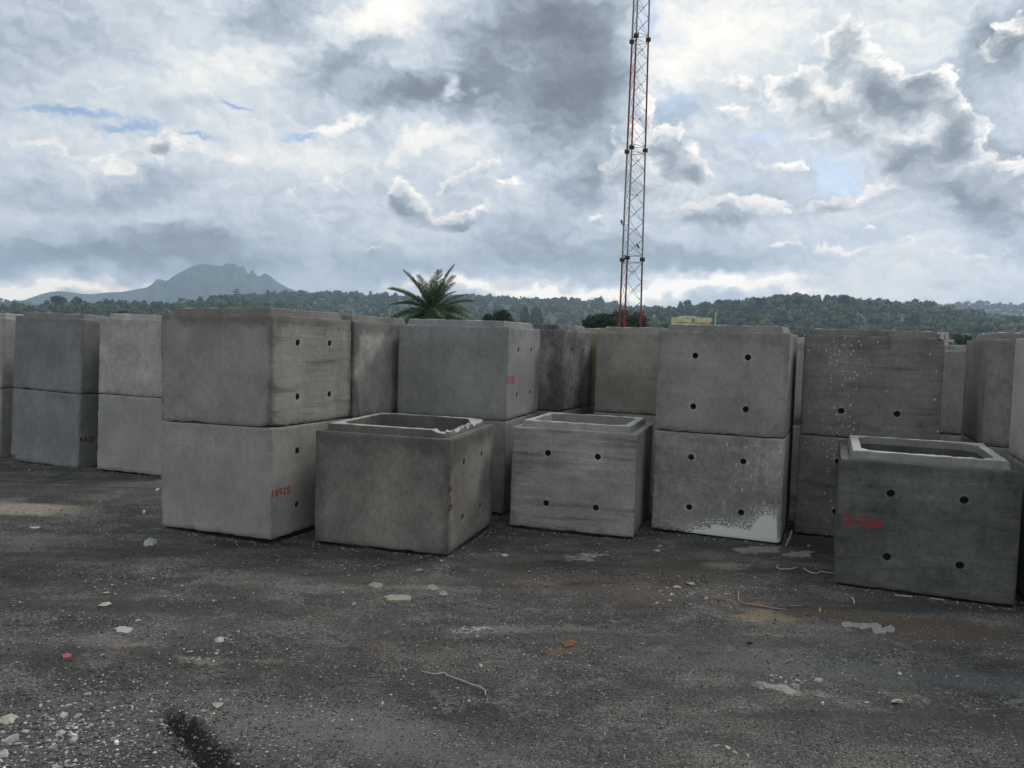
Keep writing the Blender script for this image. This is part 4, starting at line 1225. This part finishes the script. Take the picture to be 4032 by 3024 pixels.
def forest(h, seed):
    """far woodland on one hill: crowns of several lobes with ragged leaf tufts"""
    _, tab, r0, R, th, n = h
    r = np.random.default_rng(seed)
    A, T = profile(tab)
    lo, hi = max(A[0], -.68), min(A[-1], .68)
    az = lo + (hi - lo) * r.random(n)
    fr = r.random(n) ** .8
    rr = (r0 + 25) + (R * 1.02 - r0 - 25) * fr
    k = n // 5                                              # the ridge itself is well stocked
    rr[:k] = R * (0.97 + .05 * r.random(k)); az[:k] = lo + (hi - lo) * (np.arange(k) + r.random(k)) / k
    zz = hill_z(h, az, rr)
    keep = zz > -0.4
    az, rr, zz = az[keep], rr[keep], zz[keep]
    m = len(az)
    # lobe template
    bm = bmesh.new(); bmesh.ops.create_icosphere(bm, subdivisions=1, radius=1)
    SV = np.array([v.co[:] for v in bm.verts]); ST = np.array([[v.index for v in f.verts] for f in bm.faces]); bm.free()
    Vs, Ts, Cs = [], [], []
    off = 0
    templates = []
    for q in range(8):
        tr = np.random.default_rng(100 + q); V = []; Tt = []; o = 0; shade = []
        for l in range(tr.integers(6, 10)):
            c = np.array([tr.uniform(-.55, .55), tr.uniform(-.55, .55), tr.uniform(.40, .92)]); rad = tr.uniform(.20, .36)
            v = c + SV * rad * np.array([1.1, 1.1, .8]) * (1 + .20 * tr.normal(0, 1, (len(SV), 1))).clip(.6, 1.4)
            V.append(v); Tt.append(ST + o); o += len(v); shade.append(np.full(len(v), 1 + .22 * tr.normal()))
        P = np.concatenate(V); pick = tr.choice(len(P), 44)
        lv, lt = leaf_cards(P[pick] * np.array([1.06, 1.06, 1.04]), P[pick] - np.array([0, 0, .6]), .10, 200 + q, .8)
        V.append(lv); Tt.append(lt + o); o += len(lv); shade.append(np.repeat(1 + .3 * tr.normal(0, 1, len(pick)), 4))
        tv, tf = tube([(0, 0, 0), (0, 0, .7)], [.035, .02], 4, False)
        tv = np.array([list(a) for a in tv]); tf = np.array(tf); tt = np.concatenate([tf[:, [0, 1, 2]], tf[:, [0, 2, 3]]])
        V.append(tv); Tt.append(tt + o); shade.append(np.full(len(tv), .6))
        templates.append((np.concatenate(V), np.concatenate(Tt), np.concatenate(shade).clip(.45, 1.7)))
    hues = np.array([(0.028, 0.054, 0.024), (0.042, 0.076, 0.028), (0.070, 0.105, 0.036), (0.030, 0.058, 0.036), (0.105, 0.120, 0.050), (0.020, 0.038, 0.024)])
    pr = np.array([.28, .26, .16, .14, .06, .10])
    for i in range(m):
        tv, tt, sh = templates[r.integers(8)]
        hgt = th * (r.uniform(.5, 1.15) if r.random() < .8 else r.uniform(1.15, 1.65)); wid = hgt * r.uniform(.50, .85)
        a = r.uniform(0, 6.283); ca, sa = math.cos(a), math.sin(a)
        V = np.stack([(tv[:, 0] * ca - tv[:, 1] * sa) * wid, (tv[:, 0] * sa + tv[:, 1] * ca) * wid, tv[:, 2] * hgt], 1)
        V += np.array([rr[i] * math.sin(az[i]), rr[i] * math.cos(az[i]), zz[i] - .3])
        Vs.append(V); Ts.append(tt + off); off += len(V)
        Cs.append(hues[r.choice(6, p=pr)] * sh[:, None] * r.uniform(.75, 1.3))
    me = mesh_np('forest', np.concatenate(Vs), np.concatenate(Ts)); set_point_color(me, 'tint', np.concatenate(Cs))
    stuff(obj('forest', me, mat=forest_mat))


for i, h in enumerate(HILLS): forest(h, 300 + i)

# date palm
PY = 40.0
pc_ = at_depth(1702, 1222, PY)
palm = empty('date_palm', (pc_.x, PY, 0)); tag(palm, 'feathery date palm rising behind the box dated 12.9.25', 'palm tree')
mb = MB(); pts = []
for i in range(26):
    z = -.3 + (pc_.z + .25) * i / 25
    pts.append(((.04 * math.sin(i), .04 * math.cos(i * 1.3), z), .19 + (.035 if i % 2 else 0) - .02 * i / 25))
mb.add(tube([p for p, _ in pts], [r for _, r in pts], 10)); obj('trunk', mb.mesh('trunk'), palm, bark)
palm_mat = tinted('palm_leaflet', .55, 1.0, .2)


def frond_mesh(seed, length, droop):
    r = np.random.default_rng(seed)
    n = 16; P = []
    for i in range(n + 1):
        f = i / n
        P.append(Vector((f * length * (1 - .10 * droop * f), .03 * math.sin(f * 3 + seed), -droop * length * .42 * f ** 2.2)))
    V, F = tube(P, [.022 * (1 - .85 * i / n) + .003 for i in range(n + 1)], 5)
    V = [tuple(v) for v in V]; cols = [(0.075, 0.085, 0.045)] * len(V)
    for i in range(60):
        f = .10 + .90 * i / 59
        k = min(n - 1, int(f * n)); g = f * n - k
        p = P[k].lerp(P[k + 1], g); d = (P[k + 1] - P[k]).normalized()
        ll = length * .28 * (math.sin(math.pi * (f * .80 + .14)) ** .8) * r.uniform(.85, 1.1)
        for s in (-1, 1):
            side = Vector((0, s, 0)); up = d.cross(side) * s
            dirv = (d * (.55 + .55 * f) + side * r.uniform(.65, .95) + Vector((0, 0, 1)) * r.uniform(.12, .55)).normalized()
            w = d * .014
            tip = p + dirv * ll + Vector((0, 0, -ll * .22)); midp = p + dirv * ll * .5 + Vector((0, 0, ll * .03))
            o = len(V); V += [tuple(p - w), tuple(p + w), tuple(midp + w * 1.25), tuple(midp - w * 1.25), tuple(tip)]
            F += [(o, o + 1, o + 2, o + 3), (o + 3, o + 2, o + 4)]
            c = np.array((0.068, 0.112, 0.044)) * r.uniform(.65, 1.6); cols += [tuple(c)] * 5
    me = mesh('frond', V, F); set_point_color(me, 'tint', np.array(cols)); me.materials.append(palm_mat)
    return me


fronds = [frond_mesh(i, 2.30, d) for i, d in enumerate((.35, .55, .8, 1.0, 1.2, 1.4))]
r = random.Random(5)
spec = []
for k in range(48):
    f = k / 47
    elev = math.radians(74 - 98 * f ** .70 + r.uniform(-6, 6)); azm = k * 2.39996 + r.uniform(-.2, .2)
    spec.append((azm, elev, min(5, int(f * 6))))
for (azm, elev, ty) in spec:
    o = bpy.data.objects.new('frond', fronds[ty]); C.objects.link(o); o.parent = palm
    o.location = (.08 * math.cos(azm), .08 * math.sin(azm), pc_.z - .1 + .15 * math.sin(elev))
    o.rotation_euler = (r.uniform(-.3, .3), -elev, azm); s = r.uniform(.85, 1.08); o.scale = (s, s, s)

# ------------------------------------------------------------------ stones, grit, scraps on the yard
def stone_mesh(seed, flat_=.6):
    r = random.Random(seed); bm = bmesh.new()
    for _ in range(15):
        v = Vector((r.gauss(0, 1), r.gauss(0, 1), r.gauss(0, 1))).normalized() * r.uniform(.75, 1.1)
        bm.verts.new((v.x * 1.15, v.y * .85, v.z * flat_))
    res = bmesh.ops.convex_hull(bm, input=bm.verts)
    bmesh.ops.delete(bm, geom=list({e for e in res['geom_interior'] if isinstance(e, bmesh.types.BMVert)} | {e for e in res['geom_unused'] if isinstance(e, bmesh.types.BMVert)}), context='VERTS')
    me = bpy.data.meshes.new('stone'); bm.to_mesh(me); bm.free(); return me


def stone_mat(name, col):
    m, t, b = material(name)
    P = t.n('ShaderNodeNewGeometry').outputs['Position']
    n = t.noise(P, 45, 4, .65); n2 = t.noise(P, 7, 2, .5)
    c = t.mix(t.mr(n, .3, .7), tuple(v * .65 for v in col), tuple(v * 1.15 for v in col))
    c = t.mix(t.math('MULTIPLY', t.mr(n2, .55, .75), .4), c, (.12, .11, .10))
    wire(t, b, 'Base Color', c); return m


smats = [stone_mat('pale_grey_stone', (.34, .335, .315)), stone_mat('cream_stone', (.40, .37, .295)), stone_mat('mid_grey_stone', (.22, .22, .22)), stone_mat('white_stone', (.47, .46, .43))]
STONES = []
for i in range(10):
    base_ = stone_mesh(500 + i, (.62, .5, .45, .7, .35, .55, .4, .65, .3, .5)[i])
    row = []
    for mm in smats:
        q = base_.copy(); q.materials.append(mm); row.append(q)
    STONES.append(row)
GENERIC = ('small pale grey stone lying loose on the dark gravel', 'small cream coloured stone lying loose on the dark gravel', 'small mid grey stone lying loose on the dark gravel', 'small whitish stone lying loose on the dark gravel')
srand = random.Random(11)


def stone(px, py, w, m=0, label=None, var=None, fl=1.0):
    """w = width in frame pixels"""
    p = at(px, py); dist = (p - Vector((0, 0, CAM_H))).length
    p.z = gz(p.x, p.y)
    rad = w * dist / FPX / 2.1
    o = bpy.data.objects.new('stone', STONES[srand.randrange(10) if var is None else var][m]); C.objects.link(o)
    o.scale = (rad, rad * srand.uniform(.8, 1.1), rad * fl); o.rotation_euler = (srand.uniform(-.2, .2), srand.uniform(-.2, .2), srand.uniform(0, 6.28))
    o.location = (p.x, p.y, p.z + rad * .12 * fl)
    tag(o, label or GENERIC[m], 'stone', 'stones scattered over the yard')
    return o


def inbox(px, py):
    """is that ground spot under a box?"""
    p = at(px, py)
    for (cx_, cy_), yaw, w_, d_ in FOOT:
        dx, dy = p.x - cx_, p.y - cy_
        u = dx * math.cos(yaw) + dy * math.sin(yaw); v = -dx * math.sin(yaw) + dy * math.cos(yaw)
        if -.03 < u < w_ + .03 and -.03 < v < d_ + .03: return True
    return False


FOOT = [((-3.292, 7.485), -.384, BY, 2.6), ((-1.743, 7.102), -.28, BY, BX), ((.013, 7.939), -.292, BX, BY), ((1.449, 7.986), -.393, BX, BY), ((2.9, 7.979), -.37, BX, BY), ((2.615, 6.276), -.378, BX, BY),
        ((-1.277, 8.852), -.31, BY, BX), ((-6.955, 11.017), -.367, BY, BX), ((-5.47, 10.477), -.3, BY, BX), ((-8.447, 11.71), -.367, BY, BX)]
named = [
    (1650, 2235, 36, 2, 'grey rounded stone in front of the brown stained box', 0), (1985, 2180, 30, 3, 'white pointed stone between the brown box and the single grey box', 3),
    (1738, 2197, 16, 0, 'small pale stone touching the front corner of the brown box', 0), (2667, 2305, 34, 1, 'cream block of stone below the plain single grey box, right of the rusty earth', 3),
    (2600, 2318, 26, 2, 'dark grey wedge of stone left of the cream block of stone', 5), (2866, 2328, 32, 1, 'cubic cream stone left of the thin bent stick', 3),
    (2722, 2288, 40, 0, 'long pale stone above the grey stone near the tan sand', 4), (2722, 2328, 40, 2, 'flat grey stone below the long pale stone near the tan sand', 5),
    (1895, 2600, 28, 1, 'pale cream stone above the white wire', 2), (3543, 2638, 22, 1, 'lone cream pebble on the right side of the yard', 2),
    (3770, 2650, 12, 3, 'tiny white pebble at the far right of the yard', 2), (855, 2760, 50, 1, 'flat cream tablet of stone near the dark gouge', 8),
    (862, 2508, 40, 0, 'flat pale stone right of the white puddle', 8), (935, 2475, 20, 0, 'small grey cube of stone right of the white puddle', 3), (830, 2460, 18, 0, 'grey cube shaped pebble above the flat pale stone', 3),
    (1507, 2748, 18, 0, 'pale cube shaped stone in the middle foreground', 3), (2600, 2140, 24, 2, 'dark grey rock by the corner of the single grey box', 0), (2585, 2156, 30, 0, 'flat pale flake below the dark grey rock', 8),
    (3185, 2145, 18, 0, 'rounded pale pebble on the spilled mortar beside the white splashed box', 0), (620, 1925, 26, 3, 'white stone at the left foot of the tall stack', 2),
    (582, 1858, 30, 2, 'dark clod at the foot of the pale stack', 0), (115, 1845, 9, 3, 'tiny bright white pebble in front of the box dated 9-9-25', 0),
    (590, 2130, 70, 0, 'long flat pale flake in front of the tall stack', 8), (410, 2375, 44, 1, 'pale flat stone at mid left of the yard', 8), (417, 2330, 30, 1, 'pale angular stone above the pale flat stone', 4),
    (135, 2070, 36, 3, 'white flat stone on the sandy patch at left', 8), (545, 2430, 22, 1, 'cream pebble just above the white puddle', 5), (25, 2815, 56, 1, 'large cream flake at the left picture edge', 8),
    (50, 2895, 60, 0, 'large bluish white flake among the gravel at lower left', 8), (10, 2960, 50, 0, 'pale rock cut off by the lower left picture edge', 0), (215, 3010, 34, 1, 'rounded cream stone at the bottom left', 0),
    (250, 2800, 40, 0, 'angular pale stone in the gravel heap at lower left', 0), (310, 2802, 36, 0, 'angular pale stone right of its neighbour in the gravel heap', 5), (240, 2868, 40, 0, 'grey angular rock in the middle of the gravel heap', 6),
    (290, 2895, 34, 0, 'pale grey rock at the right of the gravel heap', 6), (160, 2760, 22, 1, 'pale pebble above the gravel heap', 5), (1225, 2930, 10, 3, 'white pebble beside the dark gouge', 0), (855, 2965, 22, 3, 'whitish pebble on the right rim of the gouge', 0),
    (3410, 2755, 22, 0, 'pale flake left of the long flat flake in the right foreground', 8), (3535, 2752, 54, 1, 'long flat beige flake in the right foreground', 8), (3040, 2600, 0, 0, None, 0),
    (3220, 2662, 34, 0, 'flat grey flake at the end of the pale chip drift at right', 8), (2865, 2930, 26, 1, 'cream angular stone at lower right', 4), (2895, 2948, 20, 1, 'cream stone below the cream angular stone', 5), (2945, 2960, 18, 1, 'third cream stone in the short row at lower right', 5), (2825, 2922, 20, 1, 'first pale stone of the short row at lower right', 5),
    (2150, 2590, 14, 1, 'small cream pebble near the rusty scrap', 5), (1930, 2985, 0, 0, None, 0),
]
used = 0
for (px, py, w, m, lab, var) in named:
    if lab: stone(px, py, w, m, lab, var); used += 1
# drifts of smaller stones, thickest at lower left
drifts = [(230, 2860, 260, 130, 62, 12, 30), (120, 2950, 200, 80, 30, 12, 30), (620, 2700, 300, 120, 22, 9, 20), (900, 2540, 220, 60, 20, 8, 18), (760, 2575, 90, 22, 10, 12, 28), (1850, 2465, 90, 20, 14, 10, 26),
          (2350, 2180, 90, 22, 14, 8, 22), (2700, 2345, 220, 40, 12, 8, 20), (3110, 2670, 110, 28, 14, 10, 26), (2200, 2590, 160, 60, 10, 9, 22), (1300, 2330, 500, 120, 18, 9, 24), (1750, 2750, 500, 120, 16, 8, 18), (200, 2030, 170, 40, 20, 8, 22),
          (3200, 2450, 400, 150, 10, 8, 20), (3000, 2800, 600, 130, 18, 8, 20), (500, 2280, 450, 130, 14, 9, 28)]
WHERE = ['in the gravel heap at lower left', 'in the lowest left corner of the yard', 'between the red wrapper and the gouge', 'right of the white puddle', 'on the pinkish patch below the white puddle', 'on the pale patch left of centre', 'before the single grey box',
         'on the rusty earth before the plain stack', 'in the pale chip drift at right', 'around the rusty scrap', 'in front of the brown stained box', 'around the wavy white wire', 'on the sandy patch at far left', 'around the cracked mortar spill', 'in the right foreground', 'in front of the tall left stack']
TONE = ['small pale grey stone', 'small cream stone', 'small mid grey stone', 'small whitish stone']
for (px, py, sx, sy, n, w0, w1), where in zip(drifts, WHERE):
    for _ in range(n):
        x_, y_ = px + srand.gauss(0, sx * .55), py + srand.gauss(0, sy * .55)
        if y_ < 1900 or y_ > 3080 or inbox(x_, y_): continue
        if used >= 290: break
        mi = srand.choices((0, 1, 2, 3), (5, 2, 2, 1.2))[0]
        stone(x_, y_, srand.triangular(w0, w1, w0), mi, TONE[mi] + ' lying ' + where)['group'] = 'small stones ' + where; used += 1

# grit: thousands of pebbles, one mass
r = np.random.default_rng(77)
N = 70000
# spread evenly over the part of the yard in view, then thin by drifts
gxy = []
while len(gxy) < N:
    u = r.random((N, 2)); px = -100 + 4232 * u[:, 0]; py = 1990 + 1110 * u[:, 1] ** 1.15
    for a, b2 in zip(px, py):
        if len(gxy) >= N: break
        p = at(a, b2); gxy.append((p.x, p.y, (p - Vector((0, 0, CAM_H))).length))
gxy = np.array(gxy)
foot = []
for (cx_, cy_), yaw, w_, d_ in FOOT:
    e1 = np.array([math.cos(yaw), math.sin(yaw)]); e2 = np.array([-math.sin(yaw), math.cos(yaw)])
    for o_, dr, L_, nr in ((np.zeros(2), e1, w_, -e2), (e1 * w_, e2, d_, e1)):
        m_ = int(260 * L_)
        q_ = np.array([cx_, cy_]) + o_ + dr * (r.random((m_, 1)) * L_) + nr * (.005 + .09 * r.random((m_, 1)) ** 2.2)
        foot.append(np.concatenate([q_, np.linalg.norm(q_, axis=1)[:, None]], 1))
foot = np.concatenate(foot); NF = len(foot)
dens = vnoise(gxy[:, 0] * 1.1 + 40, gxy[:, 1] * 2.2 + 17, 50, 4) * 2.2 + .42 + 1.1 * np.exp(-(((gxy[:, 0] + 1.6) / .7) ** 2 + ((gxy[:, 1] - 3.5) / .45) ** 2)) + .12 * (gxy[:, 0] < 0)
keep = r.random(N) < np.clip(dens - .12, .03, 1)
gxy = np.concatenate([gxy[keep], foot]); n = len(gxy)
bm = bmesh.new(); bmesh.ops.create_icosphere(bm, subdivisions=1, radius=1)
SV = np.array([v.co[:] for v in bm.verts]); ST = np.array([[v.index for v in f.verts] for f in bm.faces]); bm.free()
sel = SV[:, 2] > -.6
T = ST
# low stones: octahedron like chips are enough at this size
SV = np.array([(1, 0, 0), (.25, .9, .1), (-.8, .45, 0), (-.7, -.6, .1), (.4, -.85, 0), (.1, .1, .8), (0, 0, -.6)]); ST = np.array([(0, 1, 5), (1, 2, 5), (2, 3, 5), (3, 4, 5), (4, 0, 5), (1, 0, 6), (2, 1, 6), (3, 2, 6), (4, 3, 6), (0, 4, 6)])
siz = np.clip(gxy[:, 2] / 3.6, .8, 2.0) * (.0020 + .0042 * r.random(n) ** 3.2)
heap = np.exp(-(((gxy[:, 0] + 1.75) / .75) ** 2 + ((gxy[:, 1] - 3.45) / .5) ** 2))
siz = siz * (1 + 1.1 * heap * r.random(n))
ang = r.random(n) * 6.283
jit = 1 + .3 * r.normal(0, 1, (n, len(SV), 1)).clip(-2, 2)
V = SV[None] * jit * siz[:, None, None]
ca, sa = np.cos(ang)[:, None], np.sin(ang)[:, None]
V = np.stack([V[..., 0] * ca - V[..., 1] * sa, V[..., 0] * sa + V[..., 1] * ca, V[..., 2] * .75], -1)
V += np.stack([gxy[:, 0], gxy[:, 1], ground_height(gxy[:, 0], gxy[:, 1]) + siz * .25], -1)[:, None]
T = (ST[None] + (np.arange(n) * len(SV))[:, None, None]).reshape(-1, 3)
me = mesh_np('gravel', V.reshape(-1, 3), T)
tone = np.array([(.075, .073, .07), (.15, .146, .138), (.33, .32, .30), (.40, .37, .30), (.46, .45, .43)])[r.choice(5, n, p=[.50, .32, .11, .05, .02])] * (.8 + .4 * r.random((n, 1))) * (1 + .8 * heap[:, None] * r.random((n, 1)))
set_point_color(me, 'tint', np.repeat(tone, len(SV), 0))
stuff(obj('gravel', me, mat=tinted('grit', .9)))


def ground_path(pts, lift=.012):
    out = []
    for (px, py, *l) in pts:
        p = at(px, py); p.z = gz(p.x, p.y) + (l[0] if l else lift); out.append(p)
    return out


def smooth_path(P, n=5):
    out = []
    for i in range(len(P) - 1):
        a, b_, c, d = P[max(0, i - 1)], P[i], P[i + 1], P[min(len(P) - 1, i + 2)]
        for k in range(n):
            t = k / n
            out.append(.5 * ((2 * b_) + (c - a) * t + (2 * a - 5 * b_ + 4 * c - d) * t * t + (3 * b_ - a - 3 * c + d) * t ** 3))
    return out + [P[-1]]


wire_mat = flat('dull_white_plastic', (.33, .32, .29), .5, .3, 20)
stick_mat = flat('weathered_stick', (.24, .20, .15), .85, .3, 20)


def strand(name, label, cat, pts, rad, mat, n=5):
    V, F = tube(smooth_path(ground_path(pts), n), rad, 6)
    o = obj(name, mesh(name, V, F, True), mat=mat); tag(o, label, cat)
    return o


strand('wire', 'wavy white wire lying in the middle foreground', 'wire', [(1660, 2629), (1690, 2636), (1720, 2640), (1748, 2632), (1765, 2645), (1800, 2658), (1825, 2668), (1860, 2684), (1890, 2692), (1910, 2706), (1912, 2722)], .0035, wire_mat)
strand('strap', 'white curled plastic strap left of the dark box dated 21.9.25', 'strap', [(3070, 2220), (3058, 2228), (3072, 2236), (3100, 2238), (3125, 2236), (3140, 2230)], .006, wire_mat)
strand('strap', 'white plastic strap bent against the corner of the dark box dated 21.9.25', 'strap', [(3162, 2233), (3180, 2246), (3205, 2254), (3222, 2254), (3228, 2248), (3255, 2250), (3282, 2252)], .006, wire_mat)
strand('strap', 'pale strip along the foot of the dark box, nearer its left corner', 'strap', [(3525, 2339), (3550, 2343), (3588, 2346)], .006, wire_mat)
strand('strap', 'pale strip along the foot of the dark box, nearer its middle', 'strap', [(3660, 2353), (3690, 2354), (3720, 2358)], .005, wire_mat)
strand('strap', 'short white hook of plastic before the dark box dated 21.9.25', 'strap', [(3352, 2348), (3360, 2356), (3364, 2368)], .007, wire_mat)
strand('stick', 'thin bent stick lying on the tan sand', 'stick', [(2908, 2322), (2909, 2358), (2950, 2370), (3000, 2378), (3080, 2391)], .006, stick_mat, 2)
strand('stick', 'short straw lying right of the thin bent stick', 'stick', [(3106, 2378), (3130, 2380), (3158, 2377)], .004, stick_mat, 2)
strand('stick', 'little twig in the right foreground', 'stick', [(3092, 2602), (3105, 2594), (3122, 2589)], .004, stick_mat, 2)
p0 = at(3095, 2150); p1 = at_depth(3118, 2090, p0.y + .12)
o = obj('stick', mesh('stick', *tube([p0 + Vector((0, 0, .0)), (p0 + p1) / 2 + Vector((.004, 0, 0)), p1], [.010, .010, .008], 6)), mat=stick_mat)
tag(o, 'stick leaning upright in the gap beside the white splashed box', 'stick')


def blot(name, label, cat, px, py, w, h, seed, mat, thick=.008, n=22, jag=.3, kind=None):
    """thin irregular slab or pool, outlined in frame pixels"""
    r = random.Random(seed); top = []; c0 = at(px, py)
    for k in range(n):
        a = 2 * math.pi * k / n; rr = 1 + jag * r.uniform(-1, 1)
        p = at(px + math.cos(a) * w / 2 * rr, py + math.sin(a) * h / 2 * rr); top.append(p - c0)
    V = [(p.x, p.y, thick * r.uniform(.8, 1.1) if jag > .01 and kind is None else thick) for p in top] + [(p.x * 1.04, p.y * 1.04, -.03) for p in top] + [(0, 0, thick)]
    F = [(k, (k + 1) % n, 2 * n) for k in range(n)] + [(n + k, n + (k + 1) % n, (k + 1) % n, k) for k in range(n)]
    o = obj(name, mesh(name, V, F), mat=mat); o.location = (c0.x, c0.y, gz(c0.x, c0.y))
    if kind: o['kind'] = kind
    else: tag(o, label, cat)
    return o


mortar = flat('dried_mortar', (.20, .195, .18), .9, .5, 22)
pool = bpy.data.materials.new('still_water'); pool.use_nodes = True
pbs = pool.node_tree.nodes['Principled BSDF']; pbs.inputs['Base Color'].default_value = (.30, .27, .26, 1); pbs.inputs['Roughness'].default_value = .06; pbs.inputs['Specular IOR Level'].default_value = .9; pbs.inputs['Metallic'].default_value = 0
blot('puddle', None, None, 488, 2467, 66, 26, 3, pool, .010, 18, .28, 'structure')
# cracked slab of dried mortar in the right middle ground
for i, (px, py, w, h, lab) in enumerate([(3338, 2450, 52, 20, 'left end flake of the cracked mortar spill at right'), (3374, 2452, 34, 20, 'narrow second flake of the cracked mortar spill'), (3404, 2458, 56, 24, 'broad third flake in the middle of the cracked mortar spill'), (3446, 2456, 46, 26, 'fourth flake right of the middle of the cracked mortar spill'),
                                         (3462, 2476, 60, 24, 'lowest flake of the cracked mortar spill'), (3502, 2468, 46, 26, 'last flake at the right end of the cracked mortar spill')]):
    blot('mortar_flake', lab, 'mortar flake', px, py, w, h, 20 + i, mortar, .014, 9, .22)
blot('mortar_spill', 'pale mortar spilled on the ground beside the white splashed box', 'mortar spill', 2990, 2160, 190, 26, 31, mortar, .012, 26, .25)
blot('mortar_spill', 'small tail of mortar spilled nearer the dark box', 'mortar spill', 3150, 2176, 110, 22, 32, mortar, .012, 22, .35)
blot('mortar_flake', 'flat mortar crust lying left of the rusty earth', 'mortar flake', 1566, 2350, 100, 20, 33, flat('beige_mortar', (.26, .235, .185), .9, .3, 14), .012, 16, .35)
blot('mortar_flake', 'grey mortar flake above the flat mortar crust', 'mortar flake', 1480, 2290, 54, 20, 34, mortar, .010, 14, .3)
blot('mortar_flake', 'pale mortar flake right of the flat mortar crust', 'mortar flake', 1704, 2307, 40, 20, 35, mortar, .010, 12, .3)
blot('mortar_flake', 'pale mortar flake below and right of its neighbour flake', 'mortar flake', 1745, 2330, 34, 16, 36, mortar, .010, 12, .3)
blot('paper_scrap', 'crumpled red wrapper on the gravel at left', 'litter', 264, 2574, 38, 18, 41, flat('red_wrapper', (.30, .085, .09), .6, .3, 40), .010, 9, .35)
blot('paper_scrap', 'rust coloured scrap in the middle of the yard', 'litter', 2245, 2520, 50, 34, 42, flat('rusty_scrap', (.13, .070, .040), .9, .4, 40), .008, 12, .4)
blot('paper_scrap', 'bright yellow scrap near the tall left stack', 'litter', 568, 2012, 13, 8, 43, flat('yellow_scrap', (.62, .55, .16), .6), .02, 7, .2)
blot('paper_scrap', 'white paper bit in the lower left gravel', 'litter', 459, 2910, 20, 15, 44, flat('white_scrap', (.66, .67, .66), .6), .012, 5, .25)
blot('paper_scrap', 'slim white sliver in the lower left gravel', 'litter', 293, 2880, 26, 8, 45, flat('white_sliver', (.60, .59, .54), .6), .012, 6, .2)
blot('paper_scrap', 'tiny turquoise bit in the right foreground', 'litter', 3240, 2762, 10, 7, 46, flat('turquoise_scrap', (.25, .55, .55), .6), .012, 6, .2)
blot('paper_scrap', 'tiny yellow bit before the dark box dated 21.9.25', 'litter', 3229, 2396, 8, 6, 47, flat('yellow_bit', (.62, .45, .12), .6), .014, 6, .2)
blot('paper_scrap', 'dark blue scrap below the tan sand', 'litter', 2953, 2518, 22, 9, 48, flat('navy_scrap', (.012, .014, .04), .6), .010, 7, .3)
